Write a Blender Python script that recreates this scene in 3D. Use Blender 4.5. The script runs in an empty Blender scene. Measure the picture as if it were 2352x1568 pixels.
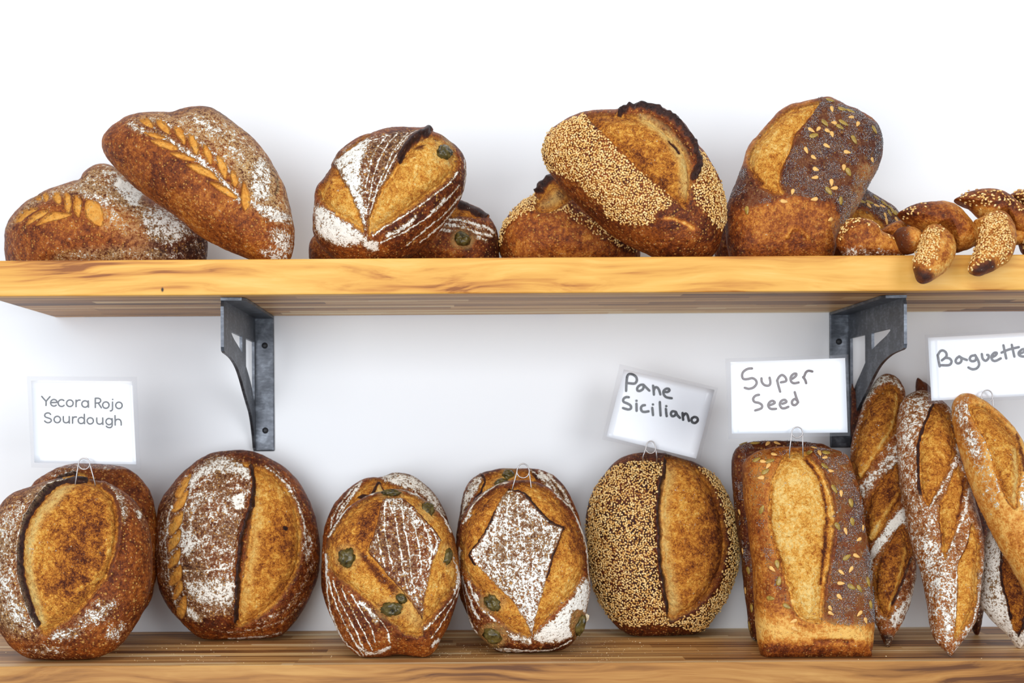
import bpy, math, random
import numpy as np
from math import radians, sin, cos, pi
from mathutils import Vector, Matrix

# ------------------------------------------------------------------ camera, world, lights, exposure
W, H = 2352, 1568
F = 3340.0                      # focal length in pixels (about a 51 mm lens)
VPX, VPY = 1050.0, 1000.0       # where the camera axis meets the frame (shifted / cropped view)
CAM = np.array([0.0, -1.87, 0.0])
ROLL = radians(-0.35)

scene = bpy.context.scene
COL = scene.collection
cam_d = bpy.data.cameras.new('camera')
cam = bpy.data.objects.new('camera', cam_d)
COL.objects.link(cam)
cam_d.sensor_fit = 'HORIZONTAL'
cam_d.sensor_width = 36.0
cam_d.lens = F / W * 36.0
cam_d.shift_x = (W / 2 - VPX) / W
cam_d.shift_y = (VPY - H / 2) / W
cam_d.clip_start = 0.05
CM = Matrix.Rotation(radians(90), 3, 'X') @ Matrix.Rotation(ROLL, 3, 'Z')
cam.matrix_world = Matrix.Translation(Vector(CAM)) @ CM.to_4x4()
cam_d.dof.use_dof = True
cam_d.dof.focus_distance = 1.64
cam_d.dof.aperture_fstop = 5.6
scene.camera = cam
CMN = np.array(CM)

world = bpy.data.worlds.new('room_light')
scene.world = world
world.use_nodes = True
wb = world.node_tree.nodes['Background']
wb.inputs['Color'].default_value = (0.70, 0.83, 1.0, 1)
wb.inputs['Strength'].default_value = 0.44

def area(name, loc, target, sx, sy, power, color):
    d = bpy.data.lights.new(name, 'AREA')
    d.shape = 'RECTANGLE'; d.size = sx; d.size_y = sy
    d.energy = power; d.color = color
    o = bpy.data.objects.new(name, d)
    COL.objects.link(o)
    o.location = loc
    o.rotation_euler = (Vector(target) - Vector(loc)).to_track_quat('-Z', 'Y').to_euler()
    return o
area('ceiling_light', (-0.3, -1.9, 1.9), (0.1, 0, 0.1), 1.8, 0.7, 16, (1.0, 0.90, 0.77))
area('window_light', (-0.9, -3.5, 0.10), (0.0, 0, 0.0), 2.0, 1.9, 74, (0.905, 0.948, 1.0))
area('shopfront_light', (1.5, -3.3, 0.35), (0, 0, 0.0), 1.2, 1.4, 34, (0.92, 0.955, 1.0))

scene.view_settings.view_transform = 'Standard'
scene.view_settings.look = 'None'
scene.view_settings.gamma = 1.0
scene.view_settings.use_curve_mapping = False
scene.view_settings.exposure = 0.10
scene.cycles.max_bounces = 8
scene.cycles.transparent_max_bounces = 16

# ------------------------------------------------------------------ measuring helpers
def ray(px):
    px = np.atleast_2d(np.asarray(px, float))
    loc = np.stack([px[:, 0] - VPX, VPY - px[:, 1], -F * np.ones(len(px))], 1)
    return loc @ CMN.T
def on_plane(px, p0, n):
    d = ray(px)
    t = ((np.asarray(p0) - CAM) @ n) / (d @ n)
    return CAM + d * t[:, None]
def at(px, py, y):
    return on_plane([(px, py)], (0, y, 0), np.array([0, 1.0, 0]))[0]
def project(X):
    l = (X - CAM) @ CMN
    return np.stack([VPX + F * l[:, 0] / -l[:, 2], VPY - F * l[:, 1] / -l[:, 2]], 1)

CROPS = {'C1': (0, 220, 3.36), 'C2': (680, 240, 4.127), 'C3': (1120, 220, 3.9207), 'C4': (1640, 210, 3.3034),
         'C7': (1900, 420, 5.2035), 'D1': (0, 1020, 2.8618), 'D2': (720, 1040, 2.9697), 'D3': (1320, 980, 2.667),
         'D4': (1880, 840, 2.1547), 'D5': (0, 850, 4.752), 'D6': (1380, 750, 2.4198), 'T1': (1390, 830, 6.819),
         'T2': (1660, 800, 6.533), 'T3': (2110, 750, 7.128), 'PX': (0, 0, 1.0)}
def pix(crop, pts):
    ox, oy, s = CROPS[crop]
    return np.atleast_2d(np.asarray(pts, float)) / s + (ox, oy)

Z_TOP = 0.1942      # top of the upper shelf
Z_UNDER = 0.1552    # its underside
Z_LOW = -0.2497     # top of the lower shelf
Y_EDGE = -0.28      # front edge of both shelves

# ------------------------------------------------------------------ numpy noise and distance fields
def _hash(i, j, k, seed):
    h = (i * 374761393 + j * 668265263 + k * 2147483647 + seed * 1274126177) & 0xffffffff
    h = ((h ^ (h >> 13)) * 1274126177) & 0xffffffff
    h = (h ^ (h >> 16)) & 0xffffffff
    return h / 4294967295.0
def vnoise(P, scale, seed=0):
    Q = P * scale
    I = np.floor(Q).astype(np.int64)
    f = Q - I
    f = f * f * (3 - 2 * f)
    out = 0
    for a in (0, 1):
        for b in (0, 1):
            for c in (0, 1):
                w = (f[:, 0] if a else 1 - f[:, 0]) * (f[:, 1] if b else 1 - f[:, 1]) * (f[:, 2] if c else 1 - f[:, 2])
                out = out + w * _hash(I[:, 0] + a, I[:, 1] + b, I[:, 2] + c, seed)
    return out * 2 - 1
def sstep(a, b, x):
    t = np.clip((x - a) / (b - a), 0, 1)
    return t * t * (3 - 2 * t)
def _segdist(P, A, B):
    ab = B - A
    t = np.clip(((P - A) @ ab) / max(ab @ ab, 1e-9), 0, 1)
    return np.linalg.norm(P - (A + t[:, None] * ab), axis=1)
def poly_sdf(P, poly, margin=60):
    out = np.full(len(P), 1e3)
    lo, hi = poly.min(0) - margin, poly.max(0) + margin
    m = np.all((P > lo) & (P < hi), 1)
    if not m.any():
        return out
    Q = P[m]
    d = np.full(len(Q), 1e9)
    inside = np.zeros(len(Q), bool)
    for i in range(len(poly)):
        A, B = poly[i], poly[(i + 1) % len(poly)]
        d = np.minimum(d, _segdist(Q, A, B))
        if A[1] != B[1]:
            c = ((A[1] > Q[:, 1]) != (B[1] > Q[:, 1])) & (Q[:, 0] < (B[0] - A[0]) * (Q[:, 1] - A[1]) / (B[1] - A[1]) + A[0])
            inside ^= c
    out[m] = np.where(inside, -d, d)
    return out
def line_dist(P, line, margin=60):
    """distance to a polyline, signed by side (positive = left of its direction on the picture, y down)"""
    out = np.full(len(P), 1e3)
    lo, hi = line.min(0) - margin, line.max(0) + margin
    m = np.all((P > lo) & (P < hi), 1)
    if not m.any():
        return out
    Q = P[m]
    d = np.full(len(Q), 1e9); sg = np.ones(len(Q))
    for i in range(len(line) - 1):
        A, B = line[i], line[i + 1]
        e = _segdist(Q, A, B)
        s = (B[0] - A[0]) * (Q[:, 1] - A[1]) - (B[1] - A[1]) * (Q[:, 0] - A[0])
        u = e < d
        d = np.where(u, e, d); sg = np.where(u, np.where(s < 0, 1, -1), sg)
    out[m] = d * sg
    return out
def smooth(pts, closed, per=8):
    P = np.asarray(pts, float)
    n = len(P); out = []
    for i in range(n if closed else n - 1):
        if closed:
            p0, p1, p2, p3 = P[i - 1], P[i], P[(i + 1) % n], P[(i + 2) % n]
        else:
            p0, p1, p2, p3 = P[max(i - 1, 0)], P[i], P[i + 1], P[min(i + 2, n - 1)]
        for k in range(per):
            t = k / per
            out.append(0.5 * (2 * p1 + (p2 - p0) * t + (2 * p0 - 5 * p1 + 4 * p2 - p3) * t * t + (3 * p1 - p0 - 3 * p2 + p3) * t ** 3))
    if not closed:
        out.append(P[-1])
    return np.array(out)

# ------------------------------------------------------------------ object helpers
def tag(o, label=None, cat=None, group=None, kind=None):
    if label: o['label'] = label
    if cat: o['category'] = cat
    if group: o['group'] = group
    if kind: o['kind'] = kind
    return o
def empty(name, loc):
    o = bpy.data.objects.new(name, None)
    o.empty_display_size = 0.03
    COL.objects.link(o); o.location = loc
    return o
def add_mesh(name, verts, faces, mat, parent=None, smooth_shade=True, normals=None, attrs=None):
    me = bpy.data.meshes.new(name)
    verts = np.asarray(verts, np.float32)
    if isinstance(faces, np.ndarray):
        k = faces.shape[1]
        me.vertices.add(len(verts)); me.vertices.foreach_set('co', verts.ravel())
        me.loops.add(faces.size); me.loops.foreach_set('vertex_index', faces.astype(np.int32).ravel())
        me.polygons.add(len(faces))
        me.polygons.foreach_set('loop_start', np.arange(0, faces.size, k, dtype=np.int32))
        me.update(calc_edges=True)
    else:
        me.from_pydata([tuple(map(float, v)) for v in verts], [], [list(f) for f in faces])
    me.polygons.foreach_set('use_smooth', np.full(len(me.polygons), smooth_shade))
    for k, v in (attrs or {}).items():
        if np.ndim(v) == 2:
            a = me.attributes.new(k, 'FLOAT_VECTOR', 'POINT'); a.data.foreach_set('vector', np.asarray(v, np.float32).ravel())
        else:
            a = me.attributes.new(k, 'FLOAT', 'POINT'); a.data.foreach_set('value', np.asarray(v, np.float32))
    me.update()
    if normals is not None:
        me.normals_split_custom_set_from_vertices(normals.astype(np.float32).tolist())
    me.materials.append(mat)
    o = bpy.data.objects.new(name, me)
    COL.objects.link(o)
    if parent is not None: o.parent = parent
    return o
def merge(parts):
    V, Fs, n = [], [], 0
    for v, f in parts:
        V.append(np.asarray(v, float)); Fs += [[i + n for i in q] for q in f]; n += len(v)
    return np.concatenate(V), Fs
def box(lo, hi):
    x0, y0, z0 = lo; x1, y1, z1 = hi
    v = [(x0, y0, z0), (x1, y0, z0), (x1, y1, z0), (x0, y1, z0), (x0, y0, z1), (x1, y0, z1), (x1, y1, z1), (x0, y1, z1)]
    return v, [(0, 3, 2, 1), (4, 5, 6, 7), (0, 1, 5, 4), (1, 2, 6, 5), (2, 3, 7, 6), (3, 0, 4, 7)]
def tube(path, r, sides=8, flat=None):
    """tube along a path; flat=(normal, thickness) squashes it along that normal"""
    P = np.asarray(path, float)
    T = np.gradient(P, axis=0)
    T /= np.linalg.norm(T, axis=1)[:, None] + 1e-12
    up = np.array(flat[0] if flat else (0.0, 1.0, 0.0), float)
    V, Fs = [], []
    for i in range(len(P)):
        s = np.cross(up, T[i]); s /= np.linalg.norm(s) + 1e-12
        u = np.cross(T[i], s)
        for k in range(sides):
            a = 2 * pi * k / sides
            V.append(P[i] + s * r * cos(a) + u * (flat[1] if flat else r) * sin(a))
    for i in range(len(P) - 1):
        for k in range(sides):
            a, b = i * sides + k, i * sides + (k + 1) % sides
            Fs.append((a, b, b + sides, a + sides))
    Fs.append(tuple(range(sides - 1, -1, -1)))
    Fs.append(tuple((len(P) - 1) * sides + k for k in range(sides)))
    return V, Fs
def ellipsoid(nu=10, nv=6, taper=0.0):
    V = [(0, 0, 1.0)]; Fs = []
    for j in range(1, nv):
        t = pi * j / nv
        for i in range(nu):
            p = 2 * pi * i / nu
            x, y, z = sin(t) * cos(p), sin(t) * sin(p), cos(t)
            V.append((x, y * (1 - taper * x), z))
    V.append((0, 0, -1.0))
    for i in range(nu): Fs.append((0, 1 + i, 1 + (i + 1) % nu))
    for j in range(nv - 2):
        for i in range(nu):
            a, b = 1 + j * nu + i, 1 + j * nu + (i + 1) % nu
            Fs.append((a, a + nu, b + nu, b))
    e = len(V) - 1
    for i in range(nu): Fs.append((e, 1 + (nv - 2) * nu + (i + 1) % nu, 1 + (nv - 2) * nu + i))
    return np.array(V), Fs

# ------------------------------------------------------------------ materials
class NT:
    def __init__(s, name):
        s.mat = bpy.data.materials.new(name); s.mat.use_nodes = True
        s.t = s.mat.node_tree; s.t.nodes.clear()
        s.out = s.t.nodes.new('ShaderNodeOutputMaterial')
    def n(s, kind, **kw):
        nd = s.t.nodes.new('ShaderNode' + kind)
        for k, v in kw.items():
            if k.startswith('i_'):
                key = k[2:]
                key = int(key) if key.isdigit() else key.replace('_', ' ')
                s.set(nd.inputs[key], v)
            else: setattr(nd, k, v)
        return nd
    def set(s, sock, v):
        if isinstance(v, bpy.types.NodeSocket): s.t.links.new(v, sock)
        else: sock.default_value = v
    def attr(s, name, out='Fac'):
        return s.n('Attribute', attribute_name=name).outputs[out]
    def math(s, op, a, b=0.0, c=0.0, clamp=False):
        nd = s.n('Math', operation=op, use_clamp=clamp)
        s.set(nd.inputs[0], a); s.set(nd.inputs[1], b)
        if len(nd.inputs) > 2: s.set(nd.inputs[2], c)
        return nd.outputs[0]
    def noise(s, vec, scale, detail=2.0, rough=0.5, dist=0.0):
        nd = s.n('TexNoise', i_Scale=scale, i_Detail=detail, i_Roughness=rough, i_Distortion=dist)
        s.set(nd.inputs['Vector'], vec)
        return nd.outputs['Fac']
    def ramp(s, fac, stops):
        nd = s.n('ValToRGB')
        cr = nd.color_ramp
        while len(cr.elements) < len(stops): cr.elements.new(0.5)
        for e, (p, c) in zip(cr.elements, stops):
            e.position = p
            e.color = (*c, 1) if len(c) == 3 else c
        s.set(nd.inputs[0], fac)
        return nd.outputs[0]
    def mix(s, fac, a, b):
        nd = s.n('Mix', data_type='RGBA')
        s.set(nd.inputs[0], fac)
        for sock, v in ((nd.inputs[6], a), (nd.inputs[7], b)):
            s.set(sock, (*v, 1) if isinstance(v, tuple) and len(v) == 3 else v)
        return nd.outputs[2]
    def step(s, lo, hi, x):
        nd = s.n('MapRange', interpolation_type='SMOOTHSTEP', clamp=True)
        s.set(nd.inputs[0], x); s.set(nd.inputs[1], lo); s.set(nd.inputs[2], hi)
        nd.inputs[3].default_value = 0; nd.inputs[4].default_value = 1
        return nd.outputs[0]
    def scaled(s, vec, sc):
        nd = s.n('Mapping'); s.set(nd.inputs[0], vec); nd.inputs['Scale'].default_value = sc
        return nd.outputs[0]
    def principled(s, **kw):
        b = s.n('BsdfPrincipled')
        for k, v in kw.items():
            key = k.replace('_', ' ')
            s.set(b.inputs[key], (*v, 1) if isinstance(v, tuple) and len(v) == 3 else v)
        s.t.links.new(b.outputs[0], s.out.inputs[0])
        return b
    def bump(s, h, strength=0.5, dist=0.001):
        nd = s.n('Bump'); nd.inputs['Strength'].default_value = strength; nd.inputs['Distance'].default_value = dist
        s.set(nd.inputs['Height'], h)
        return nd.outputs[0]

def make_bread():
    m = NT('bread_crust')
    v = m.attr('rest', 'Vector')
    A = m.noise(v, 22, 4, 0.55)
    B = m.noise(v, 170, 4, 0.6)
    C = m.noise(v, 460, 5, 0.65)
    D = m.noise(v, 95, 6, 0.68, 0.6)
    Dn = m.noise(v, 330, 5, 0.7, 0.8)
    E = m.noise(v, 820, 3, 0.7, 0.5)
    tone = m.attr('tone')
    def add(*xs):
        r = xs[0]
        for x in xs[1:]: r = m.math('ADD', r, x)
        return r
    def cen(x, k): return m.math('MULTIPLY', m.math('SUBTRACT', x, 0.5), k)
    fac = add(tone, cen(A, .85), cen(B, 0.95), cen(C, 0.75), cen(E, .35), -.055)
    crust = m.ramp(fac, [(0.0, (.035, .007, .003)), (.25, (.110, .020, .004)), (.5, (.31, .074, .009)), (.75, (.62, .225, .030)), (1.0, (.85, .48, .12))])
    # blisters of two sizes
    def spots(scale, lo, size):
        vo = m.n('TexVoronoi', i_Scale=scale); m.set(vo.inputs['Vector'], v)
        sep = m.n('SeparateColor'); m.set(sep.inputs[0], vo.outputs['Color'])
        rad = m.math('MULTIPLY', m.step(lo, 1.0, sep.outputs[0]), size)
        return m.step(0.0, 0.16, m.math('SUBTRACT', rad, vo.outputs['Distance']))
    blis = m.math('MULTIPLY', m.math('MAXIMUM', spots(150.0, .62, .36), spots(330.0, .25, .50)), m.attr('blister'), clamp=True)
    crust = m.mix(m.math('MULTIPLY', blis, .62), crust, (.74, .36, .085))
    # torn open crumb
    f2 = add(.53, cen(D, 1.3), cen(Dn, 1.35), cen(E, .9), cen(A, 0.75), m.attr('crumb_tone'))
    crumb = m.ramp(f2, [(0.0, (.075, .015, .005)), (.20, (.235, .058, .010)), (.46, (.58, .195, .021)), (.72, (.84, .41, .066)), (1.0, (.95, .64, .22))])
    col = m.mix(m.attr('crumb'), crust, crumb)
    leaf = m.ramp(add(.5, cen(B, 1.2), cen(A, .6)), [(.2, (.50, .17, .022)), (.5, (.72, .32, .052)), (.85, (.84, .46, .11))])
    col = m.mix(m.attr('leaf'), col, leaf)
    pale = m.math('MULTIPLY', m.attr('pale'), m.step(.2, .6, add(D, cen(Dn, .8))))
    col = m.mix(pale, col, (.80, .52, .17))
    # poppy
    pf = m.step(.46, .62, add(m.attr('poppy'), cen(C, 2.0), cen(B, 1.8), cen(A, .8), -.24))
    col = m.mix(m.math('MULTIPLY', pf, .62), col, m.ramp(C, [(.35, (.040, .016, .008)), (.55, (.125, .055, .024)), (.75, (.22, .13, .08))]))
    # burnt; also the shade painted into the big boule's ear cavity
    ch = add(m.attr('char'), cen(B, .8), cen(C, .5))
    col = m.mix(m.step(.12, .5, ch), col, (.14, .032, .007))
    col = m.mix(m.step(.40, .85, ch), col, m.ramp(B, [(.3, (.012, .005, .004)), (.7, (.060, .020, .013))]))
    # flour: a thin tan veil, then the speckled and cracked white itself
    ck = m.n('TexVoronoi', i_Scale=270.0, feature='DISTANCE_TO_EDGE'); m.set(ck.inputs['Vector'], v)
    crack = m.step(.10, .0, ck.outputs['Distance'])
    flo = m.attr('flour')
    du = m.math('MULTIPLY', m.attr('dust'), m.step(.25, .70, add(.5, cen(C, 1.5), cen(B, 1.2), cen(E, .8))))
    col = m.mix(m.math('MULTIPLY', du, .80), col, (.70, .46, .20))
    col = m.mix(m.math('MULTIPLY', m.step(.15, .85, add(flo, cen(B, 1.3), cen(C, 1.2))), .46), col, (.68, .39, .15))
    fl = add(flo, cen(C, 2.1), cen(B, 1.7), cen(E, .9), cen(A, .7), m.math('MULTIPLY', crack, -.20), m.math('MULTIPLY', blis, -.15))
    ff = m.math('MULTIPLY', m.step(.47, .70, fl), .97)
    col = m.mix(ff, col, (.97, .91, .80))
    h = add(m.math('MULTIPLY', B, .8), m.math('MULTIPLY', C, .6), m.math('MULTIPLY', blis, .7), m.math('MULTIPLY', ff, .35),
            m.math('MULTIPLY', m.math('SUBTRACT', m.attr('crumb'), m.attr('leaf')), m.math('MULTIPLY', add(D, Dn), 1.3)))
    rough = m.math('ADD', .46, m.math('MULTIPLY', m.math('MAXIMUM', ff, m.attr('crumb')), .32), clamp=True)
    m.principled(Base_Color=col, Roughness=rough, Specular_IOR_Level=.22, Normal=m.bump(h, .85, .0018))
    return m.mat
M_BREAD = make_bread()

def simple(name, col, rough=.6, spec=.4, metal=0.0, jitter=None):
    m = NT(name)
    c = (*col, 1)
    if jitter:
        tc = m.n('TexCoord')
        f = m.noise(tc.outputs['Object'], jitter[0], 4, .6)
        c = m.ramp(f, [(.3, tuple(x * (1 - jitter[1]) for x in col)), (.7, tuple(min(1, x * (1 + jitter[1])) for x in col))])
    m.principled(Base_Color=c, Roughness=rough, Specular_IOR_Level=spec, Metallic=metal)
    return m.mat
def make_seed(name, stops, rough=.45):
    m = NT(name)
    m.principled(Base_Color=m.ramp(m.attr('tone'), stops), Roughness=rough, Specular_IOR_Level=.4)
    return m.mat
M_SESAME = make_seed('sesame', [(0, (.44, .17, .030)), (.35, (.78, .44, .12)), (1, (.95, .70, .32))])
M_POPPY = make_seed('poppy', [(0, (.035, .030, .030)), (.35, (.135, .135, .14)), (.7, (.36, .37, .38)), (1, (.72, .72, .71))], .4)
M_PUMPKIN = simple('pumpkin_seed', (.36, .22, .035), .35, .5, 0, (300, .35))
M_SUNFLOWER = simple('sunflower_seed', (.78, .43, .12), .45, .4, 0, (300, .2))
M_OLIVE = simple('olive_flesh', (.085, .060, .014), .28, .4, 0, (150, .95))
M_FLAKE = simple('torn_flake', (.88, .74, .52), .8, .2)

def make_wood(name, edge, stops, strips=()):
    m = NT(name)
    tc = m.n('TexCoord')
    g = m.n('NewGeometry')
    p = tc.outputs['Object']
    sp = m.n('SeparateXYZ'); m.set(sp.inputs[0], p)
    x, y, z = sp.outputs
    # staves laid along x: two widths of strip mixed, each with its own joints and tone
    def strip(width, seed, length):
        i = m.math('FLOOR', m.math('DIVIDE', y, width))
        wn = m.n('TexWhiteNoise', noise_dimensions='1D'); m.set(wn.inputs['W'], m.math('ADD', i, seed))
        off = wn.outputs['Value']
        j = m.math('FLOOR', m.math('ADD', m.math('DIVIDE', x, length), m.math('MULTIPLY', off, 7.0)))
        wn2 = m.n('TexWhiteNoise', noise_dimensions='2D')
        cv = m.n('CombineXYZ'); m.set(cv.inputs[0], m.math('ADD', i, seed)); m.set(cv.inputs[1], j)
        m.set(wn2.inputs['Vector'], cv.outputs[0])
        return wn2.outputs['Value']
    s1 = strip(.0235, 11.3, .43); s2 = strip(.0073, 3.7, .61)
    st = m.math('ADD', m.math('MULTIPLY', s1, .62), m.math('MULTIPLY', s2, .38))
    warp = m.noise(m.scaled(p, (3.0, 14, 14)), 1.0, 3, .5)
    pv = m.n('VectorMath', operation='ADD'); m.set(pv.inputs[0], m.scaled(p, (2.2, 60, 60)))
    cw = m.n('CombineXYZ'); m.set(cw.inputs[1], m.math('MULTIPLY', warp, 3.4)); m.set(cw.inputs[2], m.math('MULTIPLY', warp, 4.6))
    m.set(pv.inputs[1], cw.outputs[0])
    grain = m.noise(pv.outputs[0], 1.3, 5, .6)
    fine = m.noise(m.scaled(p, (14, 420, 420)), 1.0, 3, .6)
    soft = m.noise(m.scaled(p, (4, 22, 22)), 1.0, 3, .5)
    # front stave: pale golden board with brown grain lines
    fg = m.math('ADD', m.math('MULTIPLY', grain, .95), m.math('ADD', m.math('MULTIPLY', m.math('SUBTRACT', soft, .5), .55), m.math('MULTIPLY', fine, .10)))
    front = m.ramp(fg, stops)
    tf = m.math('ADD', st, m.math('ADD', m.math('MULTIPLY', m.math('SUBTRACT', grain, .5), .7), m.math('MULTIPLY', m.math('SUBTRACT', fine, .5), .35)))
    top = m.ramp(tf, [(.10, (.16, .062, .019)), (.33, (.42, .19, .058)), (.56, (.64, .34, .115)), (.74, (.84, .53, .21)), (.9, (.95, .75, .46))])
    ny = m.math('MULTIPLY', y, -1.0)
    for y0, y1, x0, x1 in strips:
        k = m.math('MULTIPLY', m.math('MULTIPLY', m.step(y0, y0 + .0004, ny), m.step(y1, y1 - .0004, ny)), m.math('MULTIPLY', m.step(x0, x0 + .001, x), m.step(x1, x1 - .001, x)))
        top = m.mix(m.math('MULTIPLY', k, .85), top, m.ramp(grain, [(.35, (.72, .44, .19)), (.65, (.93, .70, .42))]))
    isf = m.step(edge, edge + .0006, m.math('MULTIPLY', y, -1.0))
    col = m.mix(isf, top, front)
    # small dark knot
    kn = m.n('VectorMath', operation='DISTANCE'); m.set(kn.inputs[0], m.scaled(p, (1, 1, .6))); kn.inputs[1].default_value = KNOT
    col = m.mix(m.step(.0022, .0006, kn.outputs['Value']), col, (.03, .012, .006))
    m.principled(Base_Color=col, Roughness=.48, Specular_IOR_Level=.3, Normal=m.bump(m.math('ADD', fine, grain), .25, .0006))
    return m.mat
_k = at(373, 665, Y_EDGE)
KNOT = (_k[0], Y_EDGE, _k[2] * .6)
M_WOOD = make_wood('golden_butcher_block', .258, [(.36, (.28, .085, .012)), (.425, (.56, .225, .036)), (.50, (.70, .335, .058)), (.60, (.78, .41, .082)), (.74, (.83, .49, .13))])
M_WOOD_LOW = make_wood('brown_butcher_block', .279, [(.36, (.13, .043, .009)), (.44, (.28, .11, .022)), (.54, (.41, .175, .038)), (.74, (.57, .29, .078))], ((.266, .2775, -.195, .62), (.259, .265, -.9, -.245), (.268, .274, -.9, -.30), (.213, .216, .05, .9)))

def make_wall():
    m = NT('wall_paint')
    tc = m.n('TexCoord')
    n1 = m.noise(tc.outputs['Object'], 90, 4, .5)
    n2 = m.noise(tc.outputs['Object'], 2.5, 3, .5)
    col = m.ramp(n2, [(.3, (.875, .875, .88)), (.7, (.90, .90, .90))])
    m.principled(Base_Color=col, Roughness=.38, Specular_IOR_Level=.35, Normal=m.bump(n1, .06, .001))
    return m.mat
M_WALL = make_wall()
def make_steel():
    m = NT('raw_steel')
    tc = m.n('TexCoord')
    n1 = m.noise(tc.outputs['Object'], 45, 5, .6, .5)
    n2 = m.noise(m.scaled(tc.outputs['Object'], (1, 1, 3)), 120, 3, .6)
    f = m.math('ADD', m.math('MULTIPLY', n1, .7), m.math('MULTIPLY', n2, .3))
    col = m.ramp(f, [(.32, (.040, .043, .05)), (.5, (.10, .106, .12)), (.68, (.25, .27, .30))])
    m.principled(Base_Color=col, Metallic=.75, Roughness=m.math('ADD', .28, m.math('MULTIPLY', n1, .3)), Normal=m.bump(n2, .1, .0004))
    return m.mat
M_STEEL = make_steel()
M_SCREW = simple('black_screw', (.012, .012, .014), .5)
M_WIRE = simple('steel_wire', (.50, .46, .44), .32, .5, .9)
M_PAPER = simple('card_paper', (.91, .91, .92), .7, .3)
M_INK = simple('black_ink', (.012, .011, .014), .4)
M_INK_GLARE = simple('glare_browned_ink', (.075, .040, .036), .3)  # brown lift is glare over the black ink, put into its colour
M_INK_G = simple('grey_black_ink', (.035, .028, .038), .3)
def make_laminate():
    m = NT('laminate_film')
    tr = m.n('BsdfTransparent'); tr.inputs[0].default_value = (.985, .985, .99, 1)
    di = m.n('BsdfDiffuse'); di.inputs[0].default_value = (.86, .87, .9, 1)
    gl = m.n('BsdfGlossy'); gl.inputs['Roughness'].default_value = .12
    m1 = m.n('MixShader'); m1.inputs[0].default_value = .04
    m.t.links.new(tr.outputs[0], m1.inputs[1]); m.t.links.new(di.outputs[0], m1.inputs[2])
    m2 = m.n('MixShader'); m2.inputs[0].default_value = .03
    m.t.links.new(m1.outputs[0], m2.inputs[1]); m.t.links.new(gl.outputs[0], m2.inputs[2])
    m.t.links.new(m2.outputs[0], m.out.inputs[0])
    return m.mat
M_FILM = make_laminate()

# ------------------------------------------------------------------ the setting
def struct(name, vf, mat):
    o = add_mesh(name, vf[0], vf[1], mat, smooth_shade=False)
    o['kind'] = 'structure'
    return o
struct('wall_back', box((-2.6, 0.0, -1.2), (2.6, 0.08, 1.5)), M_WALL)

def shelf(name, lo, hi, label, mat, bevel=.0016):
    v, f = box(lo, hi)
    c = np.array([(lo[0] + hi[0]) / 2, 0, 0])
    o = add_mesh(name, np.array(v), f, mat, smooth_shade=False)
    b = o.modifiers.new('eased_edges', 'BEVEL'); b.width = bevel; b.segments = 2
    return tag(o, label, 'shelf')
shelf('wall_shelf', (-0.5162, Y_EDGE, Z_UNDER), (1.25, 0, Z_TOP), 'thick golden butcher-block wall shelf on steel brackets, the upper one', M_WOOD)
shelf('wall_shelf', (-1.25, Y_EDGE, Z_LOW - .0385), (1.25, 0, Z_LOW), 'brown striped butcher-block shelf, the lower one, under the standing loaves', M_WOOD_LOW)

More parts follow.
